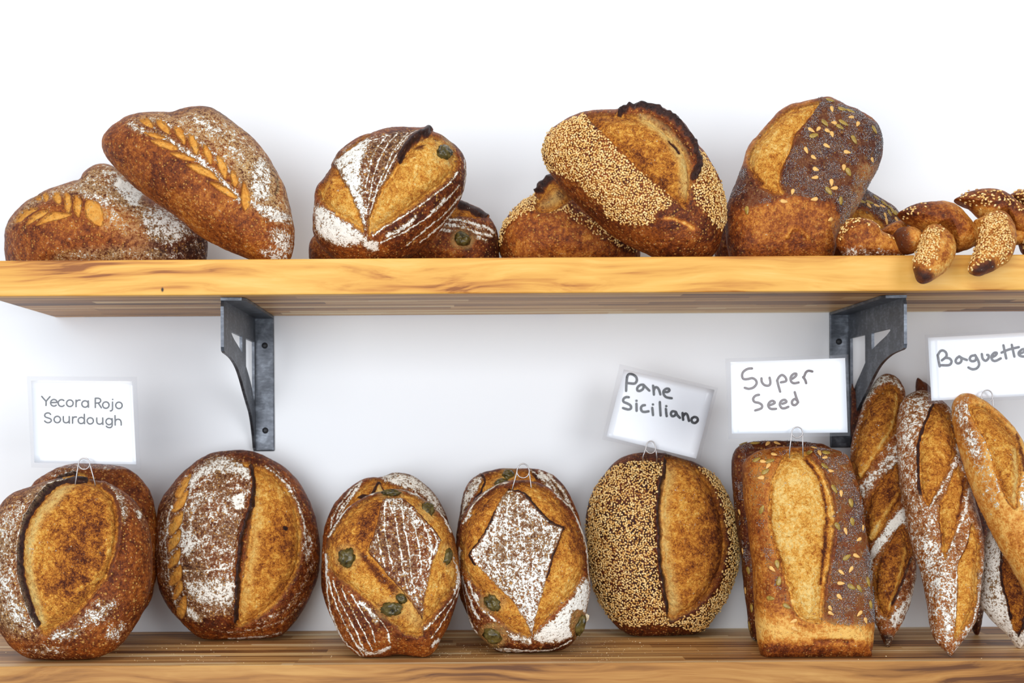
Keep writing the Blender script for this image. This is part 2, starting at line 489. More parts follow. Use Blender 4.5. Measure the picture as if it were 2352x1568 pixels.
def bracket(xp, side, label):
    """plate at x=xp standing out from the wall; the flanges turn to side (+1 right, -1 left)"""
    root = empty('shelf_bracket', (xp, 0, Z_UNDER))
    tag(root, label, 'bracket', 'steel shelf brackets')
    T = .0035
    Yf = -.256 if side > 0 else -.236
    top = Z_UNDER - .0004
    cu = bpy.data.curves.new('bracket_plate', 'CURVE'); cu.dimensions = '2D'; cu.fill_mode = 'BOTH'; cu.extrude = T / 2
    def loop(pts):
        sp = cu.splines.new('POLY'); sp.points.add(len(pts) - 1); sp.use_cyclic_u = True
        for q, (a, b) in zip(sp.points, pts): q.co = (a, b, 0, 1)
    k = -Yf / .256
    arc = smooth([(.247 * k, .094), (.200 * k, .0905), (.158 * k, .082), (.126 * k, .0695), (.094 * k, .053), (.066 * k, .0395), (.043 * k, .0275), (.022 * k, .006), (.010, -.014)], False, 5)
    loop([(.0008, top), (.244 * k, top), (.252 * k, top - .002), (.256 * k, top - .010), (.256 * k, .1), (.254 * k, .0955)] + [tuple(q) for q in arc] + [(.0008, -.0185)])
    loop([(.0125, .121), (.0125, .041)] + [tuple(q) for q in smooth([(.020, .047), (.038, .062), (.060, .0745), (.087 * k, .0865)], False, 4)] + [(.087 * k, .121)])
    loop([(.117 * k, .121), (.117 * k, .1005)] + [tuple(q) for q in smooth([(.117 * k, .1005), (.150 * k, .1075), (.182 * k, .1135), (.200 * k, .1185)], False, 4)] + [(.199 * k, .121)])
    tmp = bpy.data.objects.new('bracket_plate', cu); COL.objects.link(tmp)
    me = bpy.data.meshes.new_from_object(tmp.evaluated_get(bpy.context.evaluated_depsgraph_get()))
    bpy.data.objects.remove(tmp)
    n = len(me.vertices); co = np.zeros(n * 3, np.float32); me.vertices.foreach_get('co', co); co = co.reshape(-1, 3)
    new = np.stack([co[:, 2], -co[:, 0], co[:, 1] - Z_UNDER], 1)
    me.vertices.foreach_set('co', new.ravel()); me.flip_normals(); me.update()
    me.name = 'plate'
    pl = bpy.data.objects.new('plate', me); COL.objects.link(pl); me.materials.append(M_STEEL); pl.parent = root
    for p in me.polygons: p.use_smooth = False
    wd = .0255 * side
    x0, x1 = sorted((T / 2 * -side, wd))
    def fl(name, lo, hi):
        v, f = box(lo, hi)
        o = add_mesh(name, v, f, M_STEEL, root, False)
        b = o.modifiers.new('bend', 'BEVEL'); b.width = .0016; b.segments = 2
        return o
    wf = fl('wall_flange', (x0, -.0036, -.0185 - Z_UNDER), (x1, -.0002, -.0012))
    # the top flange is cut on the slant towards its front end
    v = [(x0, -.001, 0), (x1, -.001, 0), (wd, Yf + .03, 0), (wd - .006 * side, Yf + .004, 0), (-T / 2 * side, Yf, 0)]
    ring = [(-T / 2 * side, -.001), (wd, -.001), (wd, Yf + .012), (wd - .004 * side, Yf + .002), (-T / 2 * side, Yf)]
    V = [(a, b, -.0004) for a, b in ring] + [(a, b, -.0036) for a, b in ring]
    Fs = [tuple(range(5)), tuple(range(9, 4, -1))] + [(i, i + 5, (i + 1) % 5 + 5, (i + 1) % 5) for i in range(5)]
    if side < 0: Fs = [f[::-1] for f in Fs]
    add_mesh('shelf_flange', V, [f[::-1] for f in Fs], M_STEEL, root, False)
    for z in (.117, .008) if side > 0 else (.1175, .008):
        e, f = ellipsoid(14, 8)
        sv = e * (.0040, .0022, .0040) + (wd * .54, -.0040, z - Z_UNDER)
        s = add_mesh('screw', sv, f, M_SCREW, wf)
        s['label'] = 'black round screw head'
bracket(-.2600, 1, 'dark steel bracket under the left half of the upper shelf, above the wheat-scored loaf')
bracket(.5045, -1, 'dark steel bracket partly hidden by the Super Seed card')

# ------------------------------------------------------------------ loaves
RES = 0.85
CLEAR = dict(flour=0, crumb=0, char=0, poppy=0, pale=0, sesame=0, crumb_tone=0, leaf=0, dust=0)
class Loaf:
    count = 0
    def __init__(s, name, crop, outline, label=None, cat='bread', group=None, y0=None, base=None, rest_z=Z_LOW, tilt=5, Hf=.05, Hb=.035,
                 p=2.0, q=2.0, tone=.45, blister=.8, lump=.0011, crumb_tone=0.0, root=None, part='crust', wob=1.6, clamp=True, ymax=-.0012, flour=0.0, res=1.0):
        s.__dict__.update(locals()); s.feats = []; s.extras = []
        Loaf.count += 1
        s.seed = Loaf.count
        s.out_px = pix(crop, outline)
    def P(s, pts): return pix(s.crop, pts)
    # -- painting and shaping, in the order given
    def area(s, pts, soft=6, sharp=False, wob=None, **kw):
        pts = s.P(pts)
        s.feats.append(('area', pts if sharp else smooth(pts, True, 4), soft, kw, wob)); return s
    def line(s, pts, w=8, soft_line=True, **kw):
        if 'flour' in kw: kw['flour'] *= .86
        s.feats.append(('line', smooth(s.P(pts), False, 5), w * (.62 if 'flour' in kw else .8), kw, None)); return s
    def opening(s, pts, bulge=3.0, sink=1.5, groove=2.2, soft=5, part='score_opening', sharp=False, **kw):
        kw2 = dict(CLEAR); kw2['crumb'] = 1.0; kw2.update(kw)
        pts = s.P(pts)
        s.feats.append(('open', pts if sharp else smooth(pts, True, 4), soft, dict(bulge=bulge, sink=sink, groove=groove, part=part, kw=kw2), 2.2 if part == 'score_opening' else .9)); return s
    def ear(s, pts, h=5.0, w_steep=3, w_soft=22, side=1, char=1.0, cw=9, part='burnt_or_shaded_ear', wob=1.8, flour_clear=True):
        """raised torn edge; side=+1 puts the steep drop on the left of the line's direction"""
        s.feats.append(('ear', smooth(s.P(pts), False, 5), 0, dict(h=h * .8, ws=w_steep, wf=w_soft * .7, side=side, char=char, cw=cw * .68, part=part), wob)); return s
    def leaf(s, pts, depth=2.2): return s.opening(pts, bulge=.6, sink=depth, groove=.8, soft=3, part='leaf_cut', crumb_tone=.0, leaf=1.0)
    def olive(s, x, y, rx, ry, rot=0, sink=.44, label=None, mat=None, name='olive', depth=None):
        k = CROPS[s.crop][2]
        if name == 'olive' and mat is None:
            ring = [(x + 1.5 * rx * cos(i * pi / 6), y + 1.5 * ry * sin(i * pi / 6)) for i in range(12)]
            s.area(ring, 6, pale=.32, flour=0, disp=-1.0)
        s.extras.append((name, s.P([(x, y)])[0], rx / k, ry / k, rot, sink, mat or M_OLIVE, label, depth)); return s
    def build(s):
        cu = smooth(s.out_px, True, 8)
        rz = s.rest_z
        t = radians(s.tilt)
        u = np.array([0, sin(t), cos(t)]); n = np.array([0, -cos(t), sin(t)]); e1 = np.array([1.0, 0, 0])
        ib = cu[:, 1].argmax()
        if s.y0 is None:
            hit = on_plane([cu[ib]], (0, 0, rz), np.array([0, 0, 1.0]))[0]
            O = np.array([0, hit[1], rz])
        else:
            O = np.array([0, s.y0, rz])
        W3 = on_plane(cu, O, n)
        ab = np.stack([(W3 - O) @ e1, (W3 - O) @ u], 1)
        # area centroid and principal axes of the outline
        x, y = ab[:, 0], ab[:, 1]; x2, y2 = np.roll(x, -1), np.roll(y, -1)
        cr = x * y2 - x2 * y; A = cr.sum() / 2
        c = np.array([((x + x2) * cr).sum(), ((y + y2) * cr).sum()]) / (6 * A)
        Q = ab - c; Q2 = np.roll(Q, -1, 0); crq = Q[:, 0] * Q2[:, 1] - Q2[:, 0] * Q[:, 1]
        def mom(i, j): return ((Q[:, i] * Q[:, j] + Q2[:, i] * Q2[:, j]) * 2 + Q[:, i] * Q2[:, j] + Q2[:, i] * Q[:, j]) @ crq / 24 / A
        Cv = np.array([[mom(0, 0), mom(0, 1)], [mom(0, 1), mom(1, 1)]])
        w, E = np.linalg.eigh(Cv)
        ex, ey = E[:, 1], E[:, 0]                 # long axis first
        if ex[0] < 0: ex = -ex
        if ex[0] * ey[1] - ex[1] * ey[0] < 0: ey = -ey
        L = np.sqrt(np.array([w[1], w[0]])) * 2
        q = np.stack([Q @ ex / L[0], Q @ ey / L[1]], 1)
        th = np.unwrap(np.arctan2(q[:, 1], q[:, 0])); R = np.linalg.norm(q, axis=1)
        if th[-1] < th[0]: th, R = th[::-1], R[::-1]
        if (np.diff(th) < -1e-3).any(): print('NOTE outline not star-shaped', s.label, round(float(np.diff(th).min()), 3))
        th = np.maximum.accumulate(th)
        th3 = np.concatenate([th - 2 * pi, th, th + 2 * pi]); R3 = np.tile(R, 3)
        scale_px = F / (O[1] + 1.87)
        na = int(np.clip(2 * L[0] * scale_px * RES * s.res, 36, 380)); nb = int(np.clip(2 * L[1] * scale_px * RES * s.res, 30, 380))
        ga, gb = np.meshgrid(np.linspace(-1, 1, na), np.linspace(-1, 1, nb), indexing='ij')
        a, b = ga.ravel(), gb.ravel()
        sq = np.maximum(abs(a), abs(b))
        with np.errstate(divide='ignore', invalid='ignore'):
            ph = np.where(abs(a) >= abs(b), pi / 4 * np.where(a != 0, b / np.where(a == 0, 1, a), 0) + np.where(a < 0, pi, 0),
                          pi / 2 * np.sign(b) - pi / 4 * np.where(b != 0, a / np.where(b == 0, 1, b), 0))
        kk = 1.3
        sr = np.sin(kk * sq) / sin(kk)
        def dome(sv): return (1 - np.clip(sv, 0, 1) ** s.p).clip(0) ** (1 / s.q)
        def place(sv, phv, h):
            rr = np.interp(np.mod(phv - th[0], 2 * pi) + th[0], th3, R3) * sv
            qq = np.stack([rr * np.cos(phv) * L[0], rr * np.sin(phv) * L[1]], 1)
            pa = c + qq[:, :1] * ex + qq[:, 1:] * ey
            return O + pa[:, :1] * e1 + pa[:, 1:] * u + h[:, None] * n
        V1 = place(sr, ph, s.Hf * dome(sr))
        idx = np.arange(na * nb).reshape(na, nb)
        F1 = np.stack([idx[:-1, :-1], idx[1:, :-1], idx[1:, 1:], idx[:-1, 1:]], -1).reshape(-1, 4)
        bl = np.concatenate([idx[:-1, 0], idx[-1, :-1], idx[:0:-1, -1], idx[0, :0:-1]])
        # back: rings from the rim
        nr = 14; rings = []; V2 = []
        base = len(V1)
        for r in range(1, nr + 1):
            sv = cos(r / nr * pi / 2) if r < nr else 0.0
            V2.append(place(np.full(len(bl), sv), ph[bl], np.full(len(bl), -s.Hb * float(dome(np.array([sv]))[0]))))
        V2 = np.concatenate(V2); m = len(bl)
        ring = np.concatenate([bl[None], (base + np.arange(nr * m)).reshape(nr, m)])
        nx = np.roll(ring, -1, 1)
        F2 = np.stack([ring[:-1], ring[1:], nx[1:], nx[:-1]], -1).reshape(-1, 4)
        V = np.concatenate([V1, V2])
        Fq = np.concatenate([F1, F2])
        def normals(V):
            N = np.zeros_like(V)
            d = np.cross(V[Fq[:, 2]] - V[Fq[:, 0]], V[Fq[:, 3]] - V[Fq[:, 1]])
            for k in range(4):
                for ax in range(3): N[:, ax] += np.bincount(Fq[:, k], d[:, ax], len(V))
            return N / (np.linalg.norm(N, axis=1)[:, None] + 1e-12)
        N = normals(V)
        # lumps
        D = s.lump * (vnoise(V, 26, s.seed) + .5 * vnoise(V, 60, s.seed + 50)) + .00035 * vnoise(V, 170, s.seed + 90) + .00018 * vnoise(V, 400, s.seed + 95)
        pp = project(V1)
        k3 = np.stack([pp[:, 0], pp[:, 1], np.full(len(pp), s.seed * 7.0)], 1)
        W1 = np.stack([vnoise(k3, 1 / 26, 1) + .7 * vnoise(k3, 1 / 7, 3), vnoise(k3, 1 / 26, 2) + .7 * vnoise(k3, 1 / 7, 4)], 1)
        nf = len(V1)
        At = dict(flour=np.full(nf, float(s.flour)), crumb=np.zeros(nf), char=np.zeros(nf), tone=np.full(nf, s.tone), pale=np.zeros(nf), poppy=np.zeros(nf),
                  blister=np.full(nf, s.blister), sesame=np.zeros(nf), leaf=np.zeros(nf), dust=np.zeros(nf), crumb_tone=np.full(nf, s.crumb_tone))
        part = np.zeros(nf, int); names = [s.part]
        def new_part(nm):
            names.append(nm); return len(names) - 1
        def blend(k, v, mk): At[k] = At[k] * (1 - mk) + v * mk
        dz = np.zeros(nf)
        for kind, pts, soft, kw, wob in s.feats:
            X = pp + W1 * (s.wob if wob is None else wob)
            if kind == 'area':
                d = poly_sdf(X, pts); mk = sstep(soft, -soft, d)
                for k, v in kw.items():
                    if k == 'disp': dz += v * .001 * mk
                    elif k == 'flour' and v > 0: At['flour'] = np.maximum(At['flour'], v * mk)
                    else: blend(k, v, mk)
            elif kind == 'line':
                d = abs(line_dist(X, pts)); mk = np.exp(-(d / soft) ** 2)
                for k, v in kw.items():
                    if k == 'disp': dz += v * .001 * mk
                    elif k in ('flour', 'char'): At[k] = np.maximum(At[k], v * mk)
                    else: blend(k, v, mk)
            elif kind == 'open':
                d = poly_sdf(X, pts); mk = sstep(soft * .5, -soft * .5, d)
                for k, v in kw['kw'].items():
                    if k == 'crumb_tone': v += s.crumb_tone
                    blend(k, v, mk)
                dz += .001 * (kw['bulge'] * sstep(0, -34, d) - kw['sink'] * sstep(soft, -soft, d) - kw['groove'] * np.exp(-((d + 4) / 5.0) ** 2))
                # baked edge of the cut: narrow brown band
                At['char'] = np.maximum(At['char'], .30 * np.exp(-((d + 1) / 3.0) ** 2))
                part[d < 0] = new_part(kw['part'])
            elif kind == 'ear':
                d = line_dist(X, pts) * kw['side']
                prof = np.where(d > 0, np.exp(-(d / kw['ws']) ** 2), np.exp(-(d / kw['wf']) ** 2))
                dz += kw['h'] * .001 * prof * (1 + .35 * vnoise(k3, 1 / 9, 12) + .25 * vnoise(k3, 1 / 22, 13))
                mk = np.exp(-(abs(d) / (kw['cw'] * (1 + .45 * vnoise(k3, 1 / 8, 14)))) ** 4)
                At['char'] = np.maximum(At['char'], kw['char'] * mk); At['flour'] *= 1 - mk * .9; At['sesame'] *= 1 - mk; At['crumb'] *= 1 - mk * .5
                part[abs(d) < kw['cw'] * .8] = new_part(kw['part'])
        for k in ('sesame',):
            D[:nf] += .0002 * At[k]
        D[:nf] += dz
        D[:nf] += At['crumb'] * (.0007 * vnoise(V1, 120, 7) + .0005 * vnoise(V1, 260, 8))
        V = V + N * D[:, None]
        if s.clamp:
            lo = V[:, 2] < rz + .0004
            V[lo, 2] = rz + .0004
        V[:, 1] = np.minimum(V[:, 1], s.ymax)
        N = normals(V)
        full = {}
        fade = np.repeat(np.cos(np.arange(1, nr + 1) / nr * pi / 2), m)
        for k, v in At.items():
            v2 = np.tile(v[bl], nr)
            dflt = {'tone': s.tone, 'blister': s.blister, 'crumb_tone': s.crumb_tone, 'flour': s.flour}.get(k, 0.0)
            full[k] = np.concatenate([v, v2 * fade + dflt * (1 - fade)])
        full['rest'] = V.copy()
        s.V, s.N, s.At, s.part_id = V, N, At, part
        s.pp = project(V[:nf])
        s.origin = np.array([V[:, 0].mean(), O[1], rz]) if s.root is None else np.array(s.root.location)
        if s.root is None:
            s.root = empty(s.name, s.origin)
            tag(s.root, s.label, s.cat, s.group)
        fp = np.concatenate([part[F1[:, 0]], np.zeros(len(F2), int)])
        labels = {'burnt_or_shaded_ear': 'dark raised edge of the score', 'score_opening': 'golden torn opening of the score', 'leaf_cut': 'golden leaf-shaped cut'}
        for i, nm in enumerate(names):
            sel = Fq[fp == i]
            if len(sel) < 3: continue
            us, inv = np.unique(sel, return_inverse=True)
            inv = inv.reshape(-1, 4)
            o = add_mesh(nm, V[us] - s.origin, inv, M_BREAD, s.root, True, N[us], {k: v[us] for k, v in full.items() if k not in ('sesame',)})
            if i and nm in labels: o['label'] = labels[nm]
        if At['sesame'].max() > .3: s.scatter('sesame')
        if At['poppy'].max() > .3: s.scatter('poppy')
        for e in s.extras: s.add_extra(*e)
        return s
    def vert(s, px):
        return int(((s.pp - px) ** 2).sum(1).argmin())
    def scatter(s, kind):
        rng = np.random.default_rng(s.seed)
        nf = len(s.At['flour'])
        wgt = s.At[kind].copy()
        # vertex area ~ from the projected spacing is uneven, so darts are thrown in 3D with a minimum distance
        if kind == 'sesame':
            cand = np.where(wgt > .25)[0]; mind = .00218; size = (.00172, .00112, .00075); base = ellipsoid(7, 4, .3)
            tries = 26000; thr = .25
        else:
            cand = np.where(wgt > .25)[0]; mind = .00098; size = (.00056, .00050, .0004); base = ellipsoid(4, 2); tries = 42000; thr = .25
        if not len(cand): return
        pick = rng.choice(cand, min(tries, len(cand)), replace=len(cand) < 10)
        dens = rng.random(len(pick)) < np.clip(wgt[pick], 0, 1)
        if kind == 'poppy':
            dens &= (vnoise(s.V[pick], 130, 31) * .55 + vnoise(s.V[pick], 45, 33) * .35 + wgt[pick] * 1.25 - .86) > rng.random(len(pick)) * .5
        pick = pick[dens]
        P = s.V[pick] + rng.normal(0, mind * .22, (len(pick), 3))
        grid = {}; keep = []
        cell = mind
        K = np.floor(P / cell).astype(int)
        for i in range(len(P)):
            kx, ky, kz = K[i]; ok = True
            for dx in (-1, 0, 1):
                for dy in (-1, 0, 1):
                    for dz in (-1, 0, 1):
                        for j in grid.get((kx + dx, ky + dy, kz + dz), ()):
                            e = P[i] - P[j]
                            if e @ e < mind * mind: ok = False; break
                        if not ok: break
                    if not ok: break
                if not ok: break
            if ok:
                grid.setdefault((kx, ky, kz), []).append(i); keep.append(i)
        if kind == 'sesame':
            keep = [i for i in keep if rng.random() < min(1, wgt[pick[i]]) ** 2]
        P = P[keep]; Nn = s.N[pick[keep]]
        k = len(P)
        r = rng.normal(size=(k, 3)); Tn = r - (r * Nn).sum(1)[:, None] * Nn; Tn /= np.linalg.norm(Tn, axis=1)[:, None]
        Nj = Nn + rng.normal(0, .22, (k, 3)); Nj -= (Nj * Tn).sum(1)[:, None] * Tn; Nj /= np.linalg.norm(Nj, axis=1)[:, None]
        Bn = np.cross(Nj, Tn)
        bv, bf = base
        sc = np.array(size) * rng.uniform(.8, 1.2, (k, 1))
        V = (P + Nn * size[2] * .55)[:, None, :] + (bv[None, :, 0:1] * sc[:, None, 0:1]) * Tn[:, None] + (bv[None, :, 1:2] * sc[:, None, 1:2]) * Bn[:, None] + (bv[None, :, 2:3] * sc[:, None, 2:3]) * Nj[:, None]
        t3 = []
        for f in bf:
            t3.append(f[:3])
            if len(f) == 4: t3.append((f[0], f[2], f[3]))
        t3 = np.array(t3)
        Ff = (t3[None] + (np.arange(k) * len(bv))[:, None, None]).reshape(-1, 3)
        tone = np.repeat(np.clip(rng.normal(.55, .24, k), 0, 1), len(bv))
        o = add_mesh('sesame_seeds' if kind == 'sesame' else 'poppy_seeds', V.reshape(-1, 3) - s.origin, Ff, M_SESAME if kind == 'sesame' else M_POPPY, s.root, True, None, {'tone': tone})
        o['kind'] = 'stuff'
        o['label'] = 'pale toasted sesame seeds' if kind == 'sesame' else 'blue-grey poppy seeds'
    def add_extra(s, name, px, rx, ry, rot, sink, mat, label, depth):
        i = s.vert(px)
        Pc, Nn = s.V[i], s.N[i]
        d = Pc[1] + 1.87; k = d / F
        Tx = np.array([cos(radians(rot)), 0, -sin(radians(rot))]); Tx -= (Tx @ Nn) * Nn; Tx /= np.linalg.norm(Tx)
        Ty = np.cross(Nn, Tx)
        if name == 'olive':
            bv, bf = ellipsoid(28, 18)
            w = 1 + .20 * vnoise(bv, 2.3, int(px[0])) + .16 * vnoise(bv, 5.0, int(px[1]))
            bv = bv * w[:, None]
            # the hollow left by the stone
            bv[:, 2] -= .35 * np.exp(-((bv[:, 0] - .15) ** 2 + bv[:, 1] ** 2) / .05) * (bv[:, 2] > 0)
            th = (depth or .75) * min(rx, ry)
        else:
            bv, bf = SEED_SHAPES[name]
            th = .42 * min(rx, ry)
        V = Pc + Nn * th * k * (1 - 2 * sink) + bv[:, 0:1] * rx * k * Tx + bv[:, 1:2] * ry * k * Ty + bv[:, 2:3] * th * k * Nn
        o = add_mesh(name, V - s.origin, bf, mat, s.root)
        if label: o['label'] = label
    def seeds(s, name, pts, rx, ry, seed=0):
        rng = random.Random(seed + s.seed)
        for q in pts:
            rot = q[2] if len(q) > 2 else rng.uniform(0, 180)
            s.olive(q[0], q[1], rx * rng.uniform(1.0, 1.3), ry * rng.uniform(1.0, 1.25), rot, .25, None, M_PUMPKIN if name == 'pumpkin_seed' else M_SUNFLOWER, name)
        return s
SEED_SHAPES = {'pumpkin_seed': ellipsoid(16, 8, .28), 'sunflower_seed': ellipsoid(14, 8, .45)}

# ------------------------------------------------------------------ upper shelf, left to right
UP = dict(rest_z=Z_TOP)
G_LEAF, G_OLIVE, G_SESAME, G_SEED = 'wheat-scored sourdough loaves', 'olive loaves', 'sesame loaves', 'seeded pan loaves'

a = Loaf('sourdough_loaf', 'C1', [(38, 1140), (55, 1020), (110, 930), (200, 838), (300, 768), (420, 710), (540, 665), (625, 640), (655, 592), (705, 553), (770, 532), (850, 533), (930, 570), (1010, 640), (1090, 720), (1200, 800), (1330, 880), (1450, 950), (1550, 1030), (1592, 1100), (1594, 1180), (1580, 1300), (1540, 1400), (1300, 1440), (800, 1450), (300, 1440), (120, 1400), (60, 1290), (40, 1210)],
         'dark wheat-scored loaf lying flat at the shelf end, another loaf leaning over it', y0=-.09, tilt=0, Hf=.062, Hb=.075, tone=.45, p=2.3, group=G_LEAF, lump=.002, **UP)
a.area([(60, 1010), (250, 800), (420, 715), (640, 640), (640, 720), (450, 760), (330, 800), (210, 870), (120, 960)], 14, flour=.50, dust=.9)
a.area([(640, 640), (720, 560), (900, 560), (1060, 740), (1150, 900), (1100, 960), (960, 900), (800, 800), (620, 730)], 14, flour=.45, dust=.9)
a.area([(900, 620), (960, 650), (1090, 740), (1080, 830), (1020, 860), (940, 780), (880, 700)], 10, flour=.95)
a.line([(640, 640), (740, 680), (860, 700), (900, 660)], 8, disp=-3.0, flour=.7)
a.area([(1100, 870), (1250, 860), (1400, 960), (1480, 1060), (1300, 1140), (1160, 1100), (1080, 980)], 20, flour=.72)
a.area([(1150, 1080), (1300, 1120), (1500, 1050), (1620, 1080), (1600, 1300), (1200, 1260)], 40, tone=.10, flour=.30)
a.area([(800, 860), (1000, 900), (1120, 1050), (1100, 1120), (900, 1040), (780, 960)], 30, tone=.66, flour=.36, dust=.6)
a.area([(480, 1210), (800, 1180), (1150, 1180), (1250, 1260), (480, 1270)], 14, flour=.38, dust=.7)
a.area([(600, 700), (760, 740), (900, 840), (820, 880), (700, 820), (600, 760)], 14, flour=.62)
for q in ([(268, 792), (290, 765), (312, 775), (300, 800)], [(325, 770), (345, 738), (368, 760), (362, 800), (340, 805)], [(405, 765), (430, 732), (462, 750), (470, 800), (445, 828), (415, 800)],
          [(490, 760), (510, 738), (540, 775), (545, 850), (525, 912), (500, 860)], [(570, 768), (600, 770), (630, 830), (615, 910), (600, 932), (566, 870)],
          [(665, 818), (720, 810), (780, 860), (797, 930), (780, 1000), (720, 980), (660, 910)],
          [(280, 1000), (350, 930), (420, 893), (545, 918), (450, 950), (360, 977)], [(205, 1000), (225, 945), (290, 895), (372, 883), (330, 930), (270, 962)], [(108, 972), (150, 900), (220, 863), (292, 868), (210, 920), (160, 962)]):
    a.leaf(q)
a.build()

a = Loaf('sourdough_loaf', 'C1', [(787, 400), (800, 335), (850, 268), (920, 213), (1000, 173), (1120, 152), (1230, 150), (1335, 149), (1420, 118), (1530, 103), (1640, 112), (1720, 155), (1830, 235), (1950, 340), (2060, 460), (2140, 590), (2200, 700), (2240, 830), (2262, 960), (2270, 1100), (2258, 1200), (2235, 1262), (2180, 1310), (2060, 1320), (1960, 1290), (1890, 1250), (1700, 1165), (1560, 1088), (1400, 958), (1200, 818), (1040, 698), (940, 600), (870, 530), (818, 470)],
         'brown wheat-scored loaf leaning over the dark flat loaf at the shelf end', y0=-.215, tilt=11, Hf=.055, Hb=.038, tone=.50, p=2.3, group=G_LEAF, **UP)
a.area([(1000, 200), (1150, 150), (1350, 150), (1560, 110), (1720, 160), (1960, 350), (2140, 590), (2230, 800), (2262, 960), (2160, 960), (2000, 880), (1930, 820), (1880, 680), (1750, 520), (1620, 380), (1440, 290), (1250, 190)], 20, flour=.36, dust=1.0, tone=.48)
a.area([(1370, 170), (1540, 130), (1700, 220), (1800, 330), (1650, 330), (1480, 230)], 22, flour=.62)
a.area([(1700, 330), (1900, 380), (1950, 480), (1850, 560), (1740, 440)], 24, flour=.5)
a.area([(1960, 500), (2030, 480), (2090, 560), (2100, 700), (2080, 800), (1990, 830), (1930, 760), (1920, 620)], 18, flour=.85)
a.area([(1940, 830), (2100, 850), (2240, 920), (2240, 960), (2120, 970), (2000, 900)], 10, flour=.85)
a.area([(2080, 1030), (2190, 1010), (2250, 1100), (2240, 1220), (2140, 1180), (2080, 1110)], 20, flour=.68)
a.area([(1990, 1200), (2100, 1170), (2230, 1230), (2160, 1290)], 10, flour=.6)
a.line([(2010, 905), (2100, 945), (2240, 935)], 5, disp=-1.6, flour=.7); a.line([(2060, 970), (2150, 965), (2245, 985)], 5, disp=-1.2, flour=.8)
a.line([(1010, 215), (1120, 280), (1280, 330), (1450, 440), (1560, 510), (1720, 660), (1850, 800)], 17, flour=.78)
a.line([(1050, 190), (1190, 190), (1330, 230), (1440, 290), (1560, 360), (1670, 460), (1780, 580), (1880, 690), (1940, 830)], 13, flour=.72)
a.line([(1100, 180), (1240, 290), (1390, 400), (1500, 490)], 8, flour=.7)
a.area([(2120, 640), (2170, 620), (2210, 760), (2200, 870), (2150, 850), (2140, 740)], 10, tone=.7)
a.line([(2140, 640), (2155, 700), (2140, 750)], 5, char=.8, disp=-2)
for q in ([(1075, 180), (1120, 163), (1168, 190), (1182, 247), (1140, 237), (1095, 207)], [(1210, 178), (1262, 195), (1302, 240), (1300, 292), (1250, 262), (1215, 222)], [(1345, 232), (1392, 245), (1422, 290), (1425, 374), (1385, 332), (1350, 282)],
          [(1450, 288), (1492, 305), (1527, 380), (1520, 454), (1480, 412), (1455, 342)], [(1570, 368), (1607, 400), (1634, 460), (1628, 524), (1595, 482), (1572, 422)], [(1675, 458), (1717, 480), (1754, 550), (1740, 638), (1705, 592), (1680, 522)],
          [(1780, 578), (1817, 590), (1842, 650), (1820, 698), (1790, 672)], [(1875, 663), (1907, 700), (1932, 790), (1925, 842), (1890, 883), (1862, 792)],
          [(1110, 283), (1180, 283), (1282, 319), (1200, 327)], [(1165, 343), (1250, 338), (1332, 370), (1372, 407), (1320, 417), (1230, 387)], [(1310, 438), (1380, 433), (1462, 465), (1503, 491), (1440, 497), (1370, 477)],
          [(1440, 528), (1530, 528), (1622, 575), (1692, 652), (1600, 622), (1510, 582)], [(1620, 668), (1700, 678), (1782, 730), (1833, 792), (1760, 772), (1680, 722)]):
    a.leaf(q, 2.4)
a.build()

a = Loaf('olive_loaf', 'C2', [(126, 1400), (150, 1280), (250, 1180), (450, 1060), (700, 980), (1000, 925), (1300, 910), (1540, 932), (1640, 962), (1730, 1008), (1810, 1062), (1870, 1130), (1905, 1210), (1922, 1300), (1922, 1420), (1900, 1520), (1750, 1590), (1000, 1620), (300, 1590), (150, 1500)],
         'olive loaf lying on the upper shelf behind the upright floured olive loaf', y0=-.088, tilt=0, Hf=.058, Hb=.07, tone=.40, p=2.3, group=G_OLIVE, **UP)
a.area([(1350, 1080), (1500, 1060), (1700, 1110), (1850, 1180), (1880, 1230), (1860, 1270), (1700, 1240), (1520, 1200), (1330, 1210)], 14, flour=.45)
for q in ([(1440, 1080), (1600, 1110), (1760, 1150), (1870, 1210)], [(1400, 1120), (1560, 1160), (1720, 1220), (1850, 1250)], [(1370, 1180), (1520, 1205), (1650, 1240), (1800, 1290)]):
    a.line(q, 8, flour=1.0)
a.opening([(1480, 1000), (1560, 960), (1700, 1010), (1790, 1060), (1700, 1070), (1560, 1050), (1440, 1060)], 1, crumb_tone=-.15)
a.ear([(1530, 945), (1630, 975), (1720, 1020), (1795, 1062)], 4, 3, 12, -1, cw=7)
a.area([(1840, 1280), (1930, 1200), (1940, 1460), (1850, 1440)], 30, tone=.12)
a.olive(1575, 1275, 75, 62, 20)
a.build()

a = Loaf('olive_loaf', 'C2', [(164, 1150), (172, 1000), (185, 835), (225, 772), (280, 690), (350, 565), (400, 478), (520, 382), (640, 312), (760, 278), (880, 250), (1000, 238), (1100, 238), (1200, 246), (1290, 266), (1390, 308), (1480, 368), (1560, 440), (1605, 530), (1617, 640), (1602, 760), (1562, 880), (1502, 980), (1442, 1080), (1362, 1190), (1272, 1290), (1152, 1390), (1052, 1450), (940, 1500), (700, 1520), (480, 1500), (330, 1430), (245, 1350), (195, 1280), (168, 1210)],
         'upright olive loaf on the upper shelf with one big olive at its top right', y0=-.215, tilt=9, Hf=.058, Hb=.04, tone=.42, p=2.4, group=G_OLIVE, **UP)
a.area([(360, 548), (520, 388), (700, 300), (900, 252), (1050, 240), (1180, 260), (1010, 470), (900, 640), (800, 800), (740, 950), (690, 1100), (660, 1230), (610, 1060), (520, 860), (430, 680)], 6, flour=.42, tone=.36)
